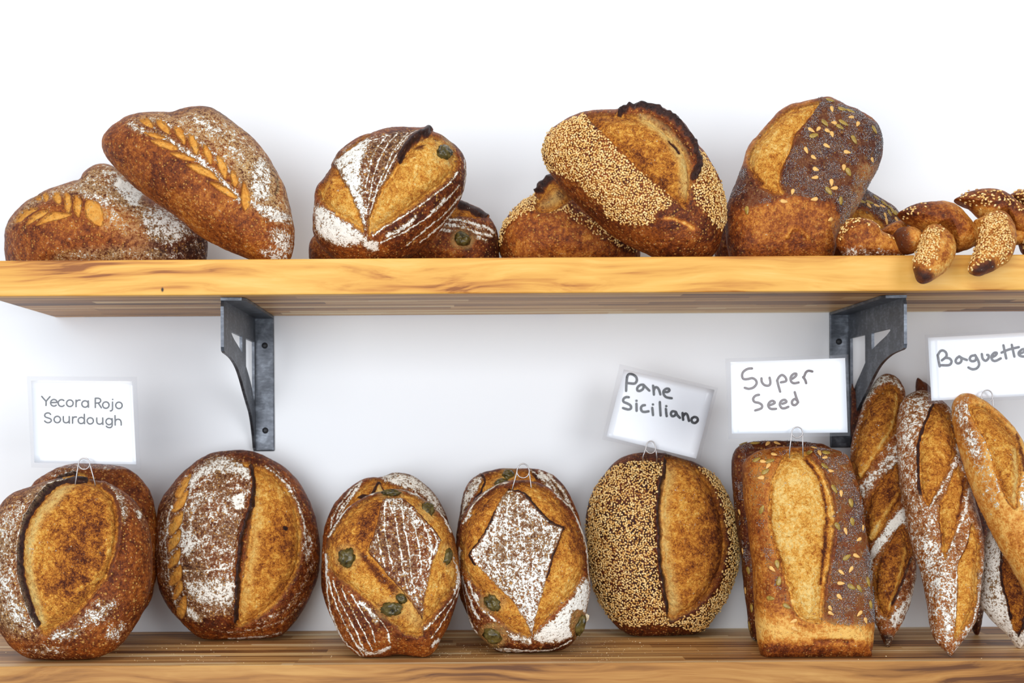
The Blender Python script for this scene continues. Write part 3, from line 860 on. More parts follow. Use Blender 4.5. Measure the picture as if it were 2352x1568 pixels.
a.area([(360, 548), (520, 390), (640, 330), (720, 330), (640, 520), (620, 700), (640, 900), (660, 1220), (610, 1060), (520, 860), (430, 680)], 14, flour=.92)
for q in ([(1060, 262), (930, 430), (840, 620), (770, 800), (700, 1040)], [(960, 262), (840, 420), (760, 600), (720, 780), (680, 980)], [(860, 290), (740, 470), (690, 640), (660, 800)], [(1020, 380), (900, 570), (850, 680), (800, 780)], [(1140, 255), (1030, 330), (960, 420)]):
    a.line(q, 4.5, flour=1.0)
a.area([(172, 950), (215, 950), (330, 1020), (480, 1110), (620, 1200), (680, 1280), (600, 1320), (440, 1340), (280, 1290), (180, 1200)], 12, flour=.86)
a.area([(600, 1280), (760, 1290), (780, 1370), (720, 1400), (660, 1360)], 8, flour=.85)
a.area([(720, 1240), (900, 1130), (1200, 960), (1540, 640), (1600, 760), (1440, 1060), (1200, 1260), (1000, 1360), (800, 1320)], 14, tone=.33)
for q, w in (([(1535, 640), (1440, 760), (1300, 860), (1100, 1010), (900, 1130), (730, 1240)], 4), ([(1545, 760), (1450, 880), (1350, 980), (1200, 1100), (1000, 1220), (800, 1310)], 4), ([(1590, 820), (1480, 960), (1350, 1090), (1200, 1210), (1050, 1340)], 4), ([(1400, 900), (1350, 960), (1290, 1010)], 7), ([(1500, 980), (1420, 1090), (1300, 1220), (1180, 1310)], 3.5), ([(1140, 1060), (1060, 1130), (960, 1200), (860, 1240)], 10), ([(1590, 520), (1610, 650), (1580, 800)], 4)):
    a.line(q, w, flour=1.0)
a.opening([(1262, 272), (1350, 298), (1440, 360), (1512, 450), (1542, 560), (1530, 622), (1440, 722), (1300, 832), (1100, 982), (900, 1122), (740, 1222), (688, 1238), (690, 1100), (740, 960), (800, 800), (880, 680), (960, 560), (1010, 470), (1100, 380), (1180, 310)], 6, 3, crumb_tone=.12)
a.opening([(345, 570), (420, 680), (480, 780), (540, 900), (600, 1060), (642, 1212), (560, 1162), (450, 1082), (320, 1002), (240, 925), (212, 860), (228, 790), (290, 670)], 4, 2, crumb_tone=.02)
a.opening([(385, 500), (520, 385), (650, 300), (720, 262), (690, 300), (540, 390), (420, 490)], .5, 0, crumb_tone=-.1)
a.ear([(985, 530), (1010, 440), (1080, 360), (1170, 285), (1255, 255)], 7, 4, 14, -1, cw=10)
a.area([(1110, 390), (1200, 380), (1240, 410), (1160, 440)], 8, char=.5)
a.olive(1405, 455, 72, 98, 28)
a.build()

a = Loaf('sesame_loaf', 'C3', [(104, 1250), (140, 1150), (200, 1060), (300, 960), (430, 888), (470, 805), (530, 748), (600, 728), (700, 790), (820, 880), (980, 1000), (1160, 1110), (1300, 1240), (1370, 1380), (1360, 1500), (1280, 1590), (900, 1620), (400, 1610), (190, 1560), (120, 1440), (100, 1340)],
         'sesame loaf lying low on the upper shelf under the leaning sesame loaf', y0=-.085, tilt=0, Hf=.055, Hb=.07, tone=.50, p=2.3, group=G_SESAME, **UP)
a.area([(110, 1300), (130, 1170), (200, 1060), (300, 955), (440, 885), (438, 1020), (330, 1070), (220, 1140), (150, 1230), (130, 1330)], 5, sesame=1, tone=.3)
a.area([(570, 1040), (720, 985), (850, 1040), (1000, 1130), (1150, 1220), (1330, 1350), (1280, 1410), (1100, 1330), (950, 1240), (800, 1150), (680, 1065)], 7, sesame=.8, tone=.3)
a.area([(350, 1090), (520, 1040), (600, 1050), (560, 1070), (400, 1100)], 4, sesame=.45)
a.area([(250, 1150), (450, 1070), (640, 1090), (700, 1180), (500, 1220), (300, 1230)], 50, tone=.62)
a.opening([(435, 1030), (440, 930), (490, 840), (580, 775), (700, 860), (760, 930), (650, 1000), (540, 1045)], 0, 2, crumb_tone=-.10)
a.area([(480, 980), (560, 900), (640, 860), (680, 900), (580, 970)], 14, pale=.8)
a.ear([(455, 860), (510, 790), (580, 745), (650, 770)], 7, 4, 10, -1, cw=9)
a.area([(850, 1260), (920, 1260), (920, 1300), (860, 1300)], 6, tone=.7)
a.build()

a = Loaf('sesame_loaf', 'C3', [(503, 500), (520, 420), (560, 340), (640, 270), (740, 210), (860, 172), (980, 155), (1090, 155), (1180, 158), (1260, 135), (1350, 110), (1430, 102), (1530, 124), (1620, 165), (1700, 218), (1780, 300), (1850, 395), (1900, 485), (1965, 565), (2042, 700), (2102, 830), (2132, 960), (2142, 1050), (2128, 1180), (2095, 1310), (2045, 1420), (1960, 1490), (1800, 1520), (1620, 1500), (1480, 1430), (1340, 1370), (1200, 1290), (1060, 1190), (900, 1050), (760, 920), (640, 790), (560, 670), (515, 580)],
         'big sesame loaf leaning on another, with a dark torn ridge along its top', y0=-.215, tilt=10, Hf=.062, Hb=.038, tone=.42, p=2.4, group=G_SESAME, **UP)
a.area([(500, 480), (560, 330), (660, 255), (860, 160), (940, 245), (1060, 370), (1200, 500), (1320, 630), (1450, 740), (1580, 840), (1675, 960), (1620, 1020), (1530, 1060), (1490, 1140), (1400, 1165), (1250, 1160), (1150, 1120), (1060, 1070), (1020, 980), (900, 890), (800, 790), (700, 740), (590, 690), (500, 580)], 5, sesame=1, tone=.42)
a.area([(1890, 480), (1970, 560), (2070, 720), (2140, 900), (2160, 1060), (2110, 1220), (2030, 1150), (1940, 1040), (1860, 950), (1835, 800), (1880, 660)], 5, sesame=.97, tone=.42)
a.area([(640, 760), (760, 900), (1000, 1040), (1100, 1170), (960, 1100), (740, 900)], 14, tone=.30)
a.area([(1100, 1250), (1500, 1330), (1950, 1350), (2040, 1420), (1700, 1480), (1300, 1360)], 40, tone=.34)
a.opening([(900, 172), (1050, 157), (1200, 160), (1350, 180), (1500, 228), (1650, 338), (1760, 478), (1822, 600), (1842, 720), (1830, 862), (1792, 1022), (1720, 962), (1600, 852), (1480, 752), (1340, 642), (1210, 502), (1060, 352), (955, 250)], 5, 1.5, crumb_tone=-.10)
a.area([(1380, 185), (1480, 215), (1620, 310), (1740, 460), (1800, 600), (1810, 760), (1790, 900), (1740, 860), (1730, 680), (1640, 470), (1520, 320), (1400, 240)], 12, pale=.95, crumb_tone=.18)
a.line([(1640, 420), (1690, 470), (1720, 520)], 6, char=.8, disp=-2)
a.area([(1180, 430), (1330, 460), (1450, 560), (1420, 640), (1280, 560)], 30, crumb_tone=-.32)
a.ear([(1195, 158), (1330, 122), (1450, 118), (1580, 168), (1700, 248), (1800, 368), (1868, 500), (1885, 620), (1855, 740)], 9, 5, 11, -1, cw=9)
a.line([(1600, 1100), (1700, 1115), (1780, 1150), (1850, 1195)], 6, tone=.95, disp=-.8)
a.build()

a = Loaf('seeded_loaf', 'C4', [(8, 1240), (20, 1090), (110, 960), (380, 820), (800, 745), (1080, 740), (1150, 757), (1240, 805), (1335, 865), (1400, 930), (1440, 1050), (1440, 1200), (1400, 1330), (1000, 1370), (300, 1370), (60, 1330)],
         'seeded loaf lying low behind the tall leaning seeded loaf and the knotted bread', y0=-.075, tilt=0, Hf=.052, Hb=.06, tone=.36, p=2.3, group=G_SEED, **UP)
a.area([(1080, 730), (1200, 770), (1340, 860), (1420, 930), (1420, 1020), (1330, 1010), (1260, 960), (1150, 880), (1060, 880)], 6, poppy=.9)
a.opening([(1060, 910), (1150, 895), (1240, 960), (1290, 1030), (1180, 1060), (1060, 1030)], 2, 1, crumb_tone=.05)
a.seeds('pumpkin_seed', [(1120, 835, 20), (1180, 840, 10), (1290, 850, 35), (1340, 885, 40), (1230, 808, 35), (1330, 920, 60), (1360, 915, 50), (1385, 925, 40)], 30, 13)
a.seeds('sunflower_seed', [(1175, 865), (1235, 868), (1280, 870), (1300, 940), (1310, 985), (1385, 975)], 24, 11)
a.build()

a = Loaf('seeded_loaf', 'C4', [(95, 900), (120, 810), (165, 690), (215, 555), (262, 420), (340, 322), (420, 228), (480, 160), (560, 112), (650, 95), (720, 78), (800, 62), (860, 56), (930, 85), (1000, 122), (1075, 150), (1180, 212), (1240, 285), (1268, 400), (1262, 510), (1225, 600), (1175, 700), (1120, 815), (1060, 930), (990, 1015), (935, 1110), (905, 1240), (880, 1310), (780, 1350), (520, 1365), (250, 1350), (140, 1310), (105, 1180), (92, 1040)],
         'tall poppy and pumpkin seed loaf leaning at the right of the upper shelf', y0=-.195, tilt=9, Hf=.046, Hb=.045, tone=.60, p=3.2, group=G_SEED, blister=.5, **UP)
a.area([(760, 60), (860, 40), (1080, 130), (1280, 280), (1290, 420), (1260, 560), (1170, 700), (1080, 880), (980, 960), (900, 860), (780, 830), (640, 800), (540, 790), (500, 660), (550, 510), (620, 340), (740, 190)], 10, poppy=.86, tone=.36)
a.area([(250, 540), (300, 660), (380, 740), (520, 790), (560, 800), (380, 860), (250, 900), (90, 880), (90, 800), (180, 600)], 12, poppy=.78, tone=.36)
a.area([(870, 860), (980, 900), (1080, 880), (960, 1040), (900, 1180), (880, 1060)], 18, poppy=.42)
a.area([(1120, 560), (1240, 560), (1170, 720), (1060, 930), (960, 1050), (1000, 900), (1080, 720)], 14, poppy=.74, tone=.62, dust=.5)
a.area([(90, 880), (200, 900), (200, 1240), (90, 1240)], 30, poppy=.25, tone=.42)
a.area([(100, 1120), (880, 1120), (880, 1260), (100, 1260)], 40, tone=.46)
a.line([(550, 1100), (590, 1050), (640, 1040), (710, 1100)], 6, disp=2.0, tone=.8)
a.opening([(798, 70), (690, 95), (560, 118), (430, 240), (340, 335), (275, 440), (248, 540), (290, 642), (380, 742), (524, 784), (510, 700), (508, 600), (550, 520), (590, 440), (622, 330), (692, 240), (762, 160)], 3, 2, crumb_tone=.10)
a.area([(270, 560), (360, 680), (480, 760), (420, 770), (310, 690), (255, 600)], 10, crumb_tone=-.2)
a.ear([(800, 75), (760, 165), (690, 245), (622, 335), (590, 445), (548, 520), (512, 600)], 3, 3, 10, -1, char=.42, cw=4, part='score_lip')
a.seeds('pumpkin_seed', [(755, 335, -15), (840, 240, 60), (955, 270, 45), (980, 240, 35), (1060, 365, 65), (870, 755, 50), (1018, 610, 60), (250, 900, 80), (960, 830, 80), (1215, 290, 60), (1035, 150, 20), (970, 133, 10), (880, 68, 25)], 34, 16)
a.seeds('sunflower_seed', [(740, 295), (790, 285), (910, 240), (895, 325), (855, 415), (755, 500), (700, 445), (770, 590), (1010, 460), (1090, 250), (890, 690), (595, 760), (765, 655), (760, 815), (1040, 195), (880, 970), (530, 835), (910, 735), (860, 300), (985, 575), (895, 135), (1200, 520)], 25, 13)
a.build()

# the knotted sesame bread at the right end: pieces of one twisted strand
root = empty('twisted_bread', (at(2150, 590, -.25)[0], -.25, Z_TOP))
tag(root, 'golden twisted bread with sesame, two of its tips hanging over the shelf edge', 'bread')
TW = dict(rest_z=Z_TOP, root=root, part='dough_twist', lump=.0008, tone=.76, blister=.35)
def twist(outline, y0, tilt, Hf, Hb, clamp=True, **kw):
    d = dict(TW); d.update(kw)
    return Loaf('twisted_bread', 'C7', outline, None, y0=y0, tilt=tilt, Hf=Hf, Hb=Hb, clamp=clamp, **d)
a = twist([(112, 660), (150, 560), (215, 470), (300, 428), (400, 422), (500, 445), (580, 500), (630, 580), (720, 620), (820, 660), (900, 740), (920, 850), (860, 900), (500, 900), (240, 890), (150, 800), (115, 730)], -.252, 0, .026, .026)
a.area([(200, 490), (300, 420), (420, 415), (540, 470), (600, 540), (500, 520), (380, 500), (300, 560), (200, 640), (110, 680), (130, 580)], 12, sesame=.85, tone=.5); a.area([(720, 620), (800, 640), (800, 690), (730, 680)], 10, sesame=.5)
a.area([(150, 620), (350, 560), (600, 560), (640, 680), (500, 780), (220, 780)], 50, tone=.42); a.area([(600, 560), (680, 600), (640, 760), (580, 700)], 30, tone=.8); a.area([(120, 790), (500, 770), (900, 830), (900, 880), (200, 880)], 12, tone=.35, flour=.45)
a.build()
a = twist([(610, 600), (680, 540), (780, 480), (880, 450), (960, 480), (960, 580), (880, 650), (800, 700), (700, 640)], -.215, 0, .016, .018, tone=.66).build()
a = twist([(800, 640), (1000, 600), (1250, 590), (1700, 590), (2000, 560), (2300, 560), (2460, 600), (2470, 700), (2300, 740), (2000, 740), (1740, 765), (1400, 775), (1000, 770), (820, 720)], -.246, 0, .020, .022, tone=.8).build()
a = twist([(845, 370), (920, 310), (1010, 270), (1130, 240), (1260, 228), (1380, 226), (1480, 255), (1580, 320), (1670, 420), (1740, 510), (1815, 610), (1800, 700), (1740, 770), (1640, 810), (1540, 825), (1480, 720), (1400, 620), (1280, 550), (1160, 570), (1050, 530), (950, 460)], -.252, 4, .030, .03)
a.area([(840, 350), (1000, 260), (1240, 225), (1280, 270), (1150, 340), (1040, 420), (900, 440)], 16, sesame=.55, tone=.38)
a.area([(850, 330), (1100, 240), (1380, 230), (1620, 400), (1760, 600), (1640, 700), (1480, 560), (1300, 440), (1080, 460), (930, 440)], 30, tone=.44); a.area([(1060, 500), (1200, 480), (1300, 500), (1260, 560), (1100, 560)], 24, tone=.95); a.area([(1540, 700), (1780, 640), (1760, 780), (1560, 820)], 30, tone=.78)
a.build()
a = twist([(790, 640), (820, 570), (880, 525), (970, 515), (1060, 545), (1120, 600), (1135, 680), (1110, 770), (1040, 830), (950, 850), (870, 820), (810, 740)], -.268, 0, .024, .026, clamp=False, tone=.72)
a.area([(780, 600), (880, 520), (960, 560), (980, 680), (980, 800), (900, 850), (820, 780)], 28, tone=.15, char=.62); a.area([(1000, 560), (1080, 580), (1130, 680), (1090, 790), (1040, 720)], 18, tone=.88)
a.build()
a = twist([(1130, 620), (1180, 555), (1270, 525), (1360, 550), (1440, 610), (1500, 690), (1535, 800), (1510, 930), (1430, 1030), (1330, 1110), (1220, 1170), (1140, 1185), (1080, 1150), (1045, 1060), (1025, 960), (1060, 860), (1110, 740)], -.299, 36, .020, .018, clamp=False, tone=.82)
a.area([(1140, 600), (1260, 520), (1370, 580), (1360, 720), (1320, 860), (1220, 1020), (1080, 1010), (1020, 950), (1080, 820)], 10, sesame=1, tone=.66); a.area([(1170, 1100), (1240, 1080), (1260, 1130), (1190, 1150)], 8, sesame=.6)
a.area([(1040, 1030), (1160, 1040), (1240, 1080), (1240, 1180), (1120, 1200)], 20, char=.85, sesame=.1); a.line([(1440, 650), (1430, 800), (1380, 920)], 9, tone=.5); a.area([(1380, 600), (1480, 680), (1500, 800), (1440, 720)], 16, tone=.9)
a.build()
a = twist([(1740, 480), (1830, 430), (1920, 370), (2020, 345), (2120, 370), (2190, 450), (2240, 560), (2258, 690), (2230, 820), (2180, 920), (2080, 990), (1960, 1050), (1840, 1092), (1750, 1080), (1690, 1030), (1720, 920), (1760, 790), (1800, 660), (1790, 560)], -.299, 32, .020, .020, clamp=False, tone=.78)
a.area([(1850, 430), (2020, 340), (2130, 380), (2190, 520), (2210, 700), (2190, 860), (2060, 960), (1960, 920), (1800, 1000), (1680, 1020), (1740, 820), (1820, 640)], 8, sesame=1, tone=.66)
a.area([(1770, 990), (1960, 920), (2000, 960), (2000, 1040), (1820, 1110), (1740, 1080)], 14, char=.75, sesame=.08); a.area([(2140, 420), (2230, 560), (2250, 720), (2230, 800), (2200, 640)], 12, tone=.9)
a.build()
a = twist([(1520, 205), (1590, 160), (1680, 115), (1800, 88), (1940, 82), (2040, 98), (2130, 140), (2230, 220), (2330, 300), (2440, 420), (2460, 560), (2400, 640), (2260, 620), (2190, 540), (2100, 420), (2000, 400), (1900, 420), (1830, 412), (1760, 350), (1690, 285), (1600, 235)], -.248, 4, .026, .026, tone=.62)
a.area([(1500, 200), (1680, 100), (1950, 70), (2130, 130), (2260, 230), (2360, 340), (2300, 400), (2150, 280), (1980, 300), (1780, 310), (1620, 260)], 12, sesame=.62, tone=.4); a.area([(1780, 310), (2000, 300), (2100, 360), (1960, 400), (1820, 400)], 16, tone=.95)
a.build()
a = twist([(2160, 165), (2230, 110), (2320, 85), (2460, 90), (2560, 200), (2580, 400), (2480, 480), (2400, 400), (2330, 310), (2250, 230)], -.236, 3, .024, .024, tone=.6)
a.area([(2150, 160), (2320, 70), (2480, 80), (2500, 240), (2400, 320), (2300, 240)], 12, sesame=.8, tone=.4)
a.build()
a = twist([(2320, 640), (2380, 580), (2480, 580), (2540, 700), (2520, 860), (2400, 880), (2330, 800)], -.25, 0, .022, .022, tone=.5)
a.area([(2310, 640), (2400, 570), (2440, 700), (2360, 800), (2310, 760)], 12, sesame=.8, tone=.4)
a.build()

# ------------------------------------------------------------------ lower shelf, left to right (loaves at the back first)
a = Loaf('sourdough_loaf', 'D1', [(215, 270), (290, 200), (380, 150), (500, 128), (640, 128), (790, 142), (880, 180), (950, 250), (1002, 340), (1024, 440), (1036, 560), (1040, 700), (1034, 830), (1010, 930), (980, 1030), (900, 1150), (760, 1250), (600, 1285), (400, 1285), (230, 1190), (120, 950), (110, 640), (150, 400)],
         'round sourdough behind the big front boule, its blistered right side showing', y0=-.09, tilt=5, Hf=.038, Hb=.036, tone=.44, blister=1.2, group='round sourdough loaves', p=2.4)
a.opening([(330, 250), (420, 200), (500, 190), (560, 200), (560, 300), (400, 320)], 1, 1); a.ear([(340, 270), (400, 215), (490, 190)], 4, 3, 12, 1, cw=8)
a.area([(250, 230), (420, 130), (640, 130), (520, 190), (380, 220)], 20, flour=.45); a.area([(620, 130), (780, 140), (760, 190), (640, 180)], 16, flour=.38)
a.build()

a = Loaf('sourdough_loaf', 'D1', [(-40, 780), (-32, 600), (-15, 480), (30, 380), (100, 320), (200, 283), (330, 243), (450, 223), (560, 220), (660, 238), (760, 278), (860, 343), (922, 420), (967, 520), (992, 640), (1005, 780), (1001, 900), (972, 1020), (932, 1120), (862, 1230), (782, 1320), (690, 1382), (600, 1410), (450, 1418), (300, 1415), (180, 1398), (95, 1345), (40, 1280), (-8, 1180), (-36, 1000)],
         'big round sourdough in front at the left frame edge, one wide torn opening', y0=None, tilt=7, Hf=.058, Hb=.032, tone=.42, blister=1.2, group='round sourdough loaves', p=2.4)
a.area([(-40, 560), (40, 400), (130, 340), (330, 250), (200, 420), (140, 560), (110, 760), (130, 950), (200, 1130), (250, 1260), (120, 1260), (20, 1200), (-40, 1000)], 22, flour=.48, dust=.5)
a.area([(-30, 900), (60, 860), (130, 1000), (230, 1180), (200, 1240), (60, 1160)], 26, flour=.62)
a.area([(640, 240), (740, 280), (830, 360), (850, 470), (830, 530), (790, 500), (770, 400), (700, 310)], 14, flour=.62)
a.area([(850, 360), (930, 430), (960, 560), (930, 560), (880, 460)], 14, flour=.36)
a.area([(890, 440), (925, 440), (930, 485), (905, 485)], 4, flour=.9)
a.area([(480, 1160), (600, 1060), (740, 1010), (770, 1060), (720, 1150), (600, 1190), (500, 1210)], 22, flour=.58)
a.area([(350, 1230), (480, 1190), (560, 1240), (430, 1290), (330, 1290)], 16, flour=.58)
a.area([(690, 1230), (800, 1170), (850, 1190), (780, 1290), (700, 1290)], 16, flour=.52)
a.area([(180, 1340), (400, 1320), (430, 1390), (220, 1390)], 20, flour=.50)
a.area([(780, 500), (900, 560), (980, 800), (900, 1020), (760, 1000), (740, 780)], 40, tone=.46)
a.opening([(400, 233), (480, 224), (600, 224), (682, 258), (742, 330), (778, 420), (788, 560), (762, 700), (722, 850), (642, 960), (542, 1080), (442, 1160), (352, 1220), (295, 1272), (248, 1200), (198, 1080), (158, 960), (128, 800), (128, 640), (168, 500), (248, 368), (328, 278)], 6, 3, crumb_tone=-.02)
a.area([(390, 300), (480, 270), (420, 360), (300, 480), (235, 620), (220, 780), (240, 940), (290, 1130), (270, 1180), (210, 1060), (175, 900), (170, 700), (205, 540), (290, 400)], 10, pale=.95, crumb_tone=.2)
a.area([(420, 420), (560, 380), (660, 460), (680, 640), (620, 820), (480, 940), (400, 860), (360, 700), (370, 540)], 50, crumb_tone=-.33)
a.area([(700, 420), (750, 440), (755, 580), (730, 700), (660, 880), (600, 890), (690, 720), (715, 580)], 8, crumb_tone=.16, disp=1.5)
a.area([(660, 640), (690, 640), (680, 780), (640, 860), (640, 760)], 8, crumb_tone=-.3, disp=-1.5)
a.line([(500, 960), (620, 900), (700, 860)], 5, crumb_tone=.2)
a.ear([(560, 222), (450, 224), (350, 266), (255, 355), (185, 465), (143, 600), (128, 760), (148, 920), (190, 1060), (246, 1190)], 3.5, 5, 10, 1, cw=9)  # dark band is the cavity's shade, painted with the char colour
a.line([(470, 216), (340, 256), (240, 345), (165, 465), (122, 600), (108, 760), (128, 930), (175, 1070), (240, 1210)], 2.2, flour=.9)
a.ear([(680, 258), (745, 330), (782, 430), (790, 560), (765, 700), (720, 850)], 2.5, 3, 10, -1, char=.5, cw=3.5, part='score_lip')
a.build()

a = Loaf('sourdough_loaf', 'D1', [(1033, 580), (1040, 450), (1070, 358), (1120, 280), (1200, 188), (1300, 110), (1400, 60), (1500, 42), (1600, 40), (1700, 58), (1800, 103), (1890, 168), (1970, 258), (2032, 368), (2072, 480), (2097, 620), (2100, 760), (2087, 880), (2042, 1000), (1982, 1100), (1922, 1180), (1880, 1232), (1815, 1268), (1700, 1276), (1500, 1286), (1340, 1280), (1270, 1240), (1195, 1170), (1100, 1060), (1050, 960), (1030, 840), (1027, 700)],
         'round wheat-scored sourdough standing alone under the left bracket, half floured', y0=None, tilt=4, Hf=.058, Hb=.042, tone=.38, blister=.8, group=G_LEAF, p=2.4)
a.area([(1250, 180), (1380, 88), (1500, 72), (1640, 135), (1655, 260), (1622, 400), (1572, 600), (1552, 800), (1542, 1000), (1542, 1112), (1400, 1135), (1250, 1162), (1212, 1080), (1190, 850), (1190, 600), (1210, 400)], 8, flour=.47, tone=.40)
a.area([(1240, 230), (1380, 100), (1500, 85), (1640, 150), (1650, 240), (1560, 220), (1420, 200), (1300, 260), (1240, 380)], 16, flour=.82)
a.area([(1200, 420), (1280, 280), (1420, 300), (1600, 300), (1580, 430), (1440, 400), (1300, 480), (1250, 700), (1190, 740)], 22, flour=.60)
a.area([(1535, 340), (1610, 330), (1600, 420), (1540, 430)], 8, flour=1.0)
a.area([(1185, 560), (1300, 570), (1310, 700), (1200, 760)], 16, flour=.72)
a.area([(1210, 900), (1330, 880), (1540, 880), (1540, 1060), (1380, 1080), (1230, 1010)], 22, flour=.80)
a.area([(1210, 1070), (1260, 1080), (1330, 1150), (1300, 1170), (1230, 1130)], 8, flour=.9)
a.line([(1200, 830), (1360, 830), (1500, 810)], 4, flour=.9); a.line([(1390, 430), (1350, 560), (1330, 680)], 3, flour=.85)
a.area([(1030, 620), (1060, 400), (1160, 260), (1250, 190), (1210, 420), (1190, 640), (1195, 900), (1225, 1090), (1160, 1090), (1080, 960), (1040, 820)], 12, flour=.40)
a.line([(1240, 200), (1150, 330), (1110, 470), (1095, 640), (1100, 800), (1120, 950), (1160, 1090)], 5, flour=.75)
a.line([(1230, 330), (1215, 440), (1190, 560), (1180, 700), (1182, 850), (1200, 990)], 4, flour=.85)
a.line([(1740, 140), (1850, 220), (1930, 330), (1985, 460), (2010, 600), (2005, 760)], 5, flour=.82); a.line([(1770, 130), (1900, 250), (1990, 420)], 3, flour=.6)
a.area([(1980, 560), (2060, 600), (2030, 800), (1990, 760)], 14, flour=.48); a.line([(2060, 760), (1990, 940), (1880, 1080), (1700, 1180)], 12, flour=.42); a.line([(2000, 1020), (1850, 1160), (1600, 1230), (1400, 1220)], 6, flour=.5)
a.line([(1500, 1275), (1700, 1268), (1850, 1235)], 5, flour=.7)
a.area([(1090, 1060), (1190, 1160), (1100, 1130)], 8, flour=.4)
a.opening([(1590, 118), (1700, 138), (1802, 190), (1882, 270), (1942, 380), (1977, 500), (1987, 640), (1972, 780), (1922, 900), (1852, 1010), (1762, 1100), (1662, 1172), (1560, 1207), (1543, 1150), (1556, 1050), (1576, 950), (1606, 800), (1626, 650), (1646, 500), (1666, 300), (1656, 190)], 5, 2.5, crumb_tone=0)
a.area([(1690, 250), (1660, 480), (1640, 660), (1610, 860), (1590, 1000), (1580, 1100), (1620, 1080), (1660, 880), (1700, 660), (1720, 440)], 14, pale=.35, crumb_tone=.14)
a.area([(1800, 380), (1900, 400), (1960, 560), (1940, 760), (1860, 720), (1820, 540)], 40, crumb_tone=-.24); a.area([(1860, 540), (1890, 545), (1885, 570), (1862, 565)], 3, char=1)
a.area([(1930, 420), (1985, 560), (1980, 760), (1930, 880), (1940, 700)], 12, crumb_tone=.15)
a.ear([(1655, 150), (1668, 250), (1655, 380), (1617, 500), (1587, 640), (1570, 800), (1560, 950), (1552, 1080), (1548, 1150)], 8, 4, 16, 1, cw=8)
for q in ([(1150, 330), (1190, 250), (1250, 192), (1232, 260), (1180, 350)], [(1128, 432), (1160, 370), (1232, 300), (1217, 380), (1160, 442)], [(1108, 572), (1130, 500), (1202, 440), (1192, 520), (1130, 592)],
          [(1108, 692), (1120, 620), (1187, 560), (1177, 640), (1120, 702)], [(1103, 812), (1120, 740), (1182, 680), (1167, 772)], [(1113, 932), (1120, 860), (1187, 790), (1187, 880)], [(1133, 1012), (1150, 940), (1187, 890), (1192, 960), (1150, 1022)], [(1158, 1112), (1190, 1020), (1217, 1000), (1220, 1080), (1200, 1142)]):
    a.leaf(q, 2.2)
a.build()

a = Loaf('olive_loaf', 'D2', [(60, 600), (82, 480), (130, 368), (210, 268), (320, 184), (400, 162), (470, 163), (560, 138), (660, 150), (742, 200), (822, 280), (882, 380), (917, 470), (940, 620), (940, 850), (900, 1080), (760, 1220), (500, 1262), (300, 1250), (150, 1160), (70, 980), (52, 800)],
         'olive loaf behind the left front olive loaf, floured at its top', y0=-.095, tilt=5, Hf=.042, Hb=.038, tone=.36, group=G_OLIVE, p=2.5)
a.area([(460, 165), (560, 135), (670, 150), (770, 220), (860, 340), (900, 430), (850, 420), (760, 310), (680, 260), (560, 220)], 7, flour=.82)
for q in ([(330, 195), (220, 290), (140, 420), (110, 560)], [(290, 240), (190, 370), (150, 480)], [(320, 210), (230, 330), (180, 420)]): a.line(q, 5, flour=.85)
a.line([(700, 280), (800, 380), (860, 480)], 5, flour=.9)
a.opening([(330, 230), (400, 175), (460, 180), (540, 225), (640, 260), (700, 310), (640, 330), (420, 300), (270, 400), (180, 440), (230, 340)], 2, 1, crumb_tone=-.08)
a.ear([(400, 285), (430, 225), (446, 214), (470, 250), (485, 275)], 5, 3, 8, -1, cw=4); a.area([(425, 285), (446, 225), (480, 272)], 3, pale=1, crumb=1, crumb_tone=.4, char=0)
a.area([(305, 290), (370, 285), (370, 310), (315, 315)], 4, char=1)
a.build()

a = Loaf('olive_loaf', 'D2', [(75, 700), (88, 590), (112, 530), (165, 450), (240, 370), (330, 310), (420, 268), (485, 248), (540, 238), (640, 255), (742, 300), (822, 360), (902, 450), (952, 560), (987, 700), (1002, 840), (992, 960), (962, 1080), (922, 1180), (872, 1260), (835, 1335), (790, 1378), (740, 1386), (600, 1372), (480, 1388), (340, 1392), (258, 1350), (188, 1270), (138, 1160), (98, 1060), (80, 900)],
         'left front olive loaf with a narrow striped floured diamond and two olives at its left', y0=None, tilt=5, Hf=.05, Hb=.035, tone=.42, group=G_OLIVE, p=2.6)
a.opening([(110, 560), (240, 390), (330, 325), (420, 285), (485, 275), (600, 270), (700, 290), (800, 365), (880, 450), (945, 570), (982, 700), (992, 830), (962, 920), (902, 1020), (832, 1110), (752, 1192), (742, 1250), (640, 1246), (560, 1196), (500, 1136), (400, 1046), (300, 966), (180, 866), (90, 806), (85, 690)], 3, 1.5, crumb_tone=.02)
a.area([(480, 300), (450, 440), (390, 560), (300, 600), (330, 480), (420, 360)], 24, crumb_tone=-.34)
a.line([(340, 700), (420, 800), (500, 890), (590, 960)], 12, crumb_tone=-.42, char=.30, disp=-1.2)
a.area([(600, 1180), (740, 1190), (700, 1260), (620, 1240)], 12, crumb_tone=.1)
a.area([(600, 920), (700, 1060), (745, 1180), (690, 1180), (600, 1080), (560, 980)], 14, pale=.5, crumb_tone=.15)
a.area([(485, 288), (570, 288), (652, 350), (742, 440), (862, 600), (842, 660), (802, 760), (772, 880), (752, 1000), (746, 1115), (700, 1060), (640, 970), (570, 900), (500, 820), (430, 730), (383, 670), (420, 570), (450, 450)], 3, sharp=True, crumb=0, flour=.40, tone=.40, pale=0, disp=2.0)
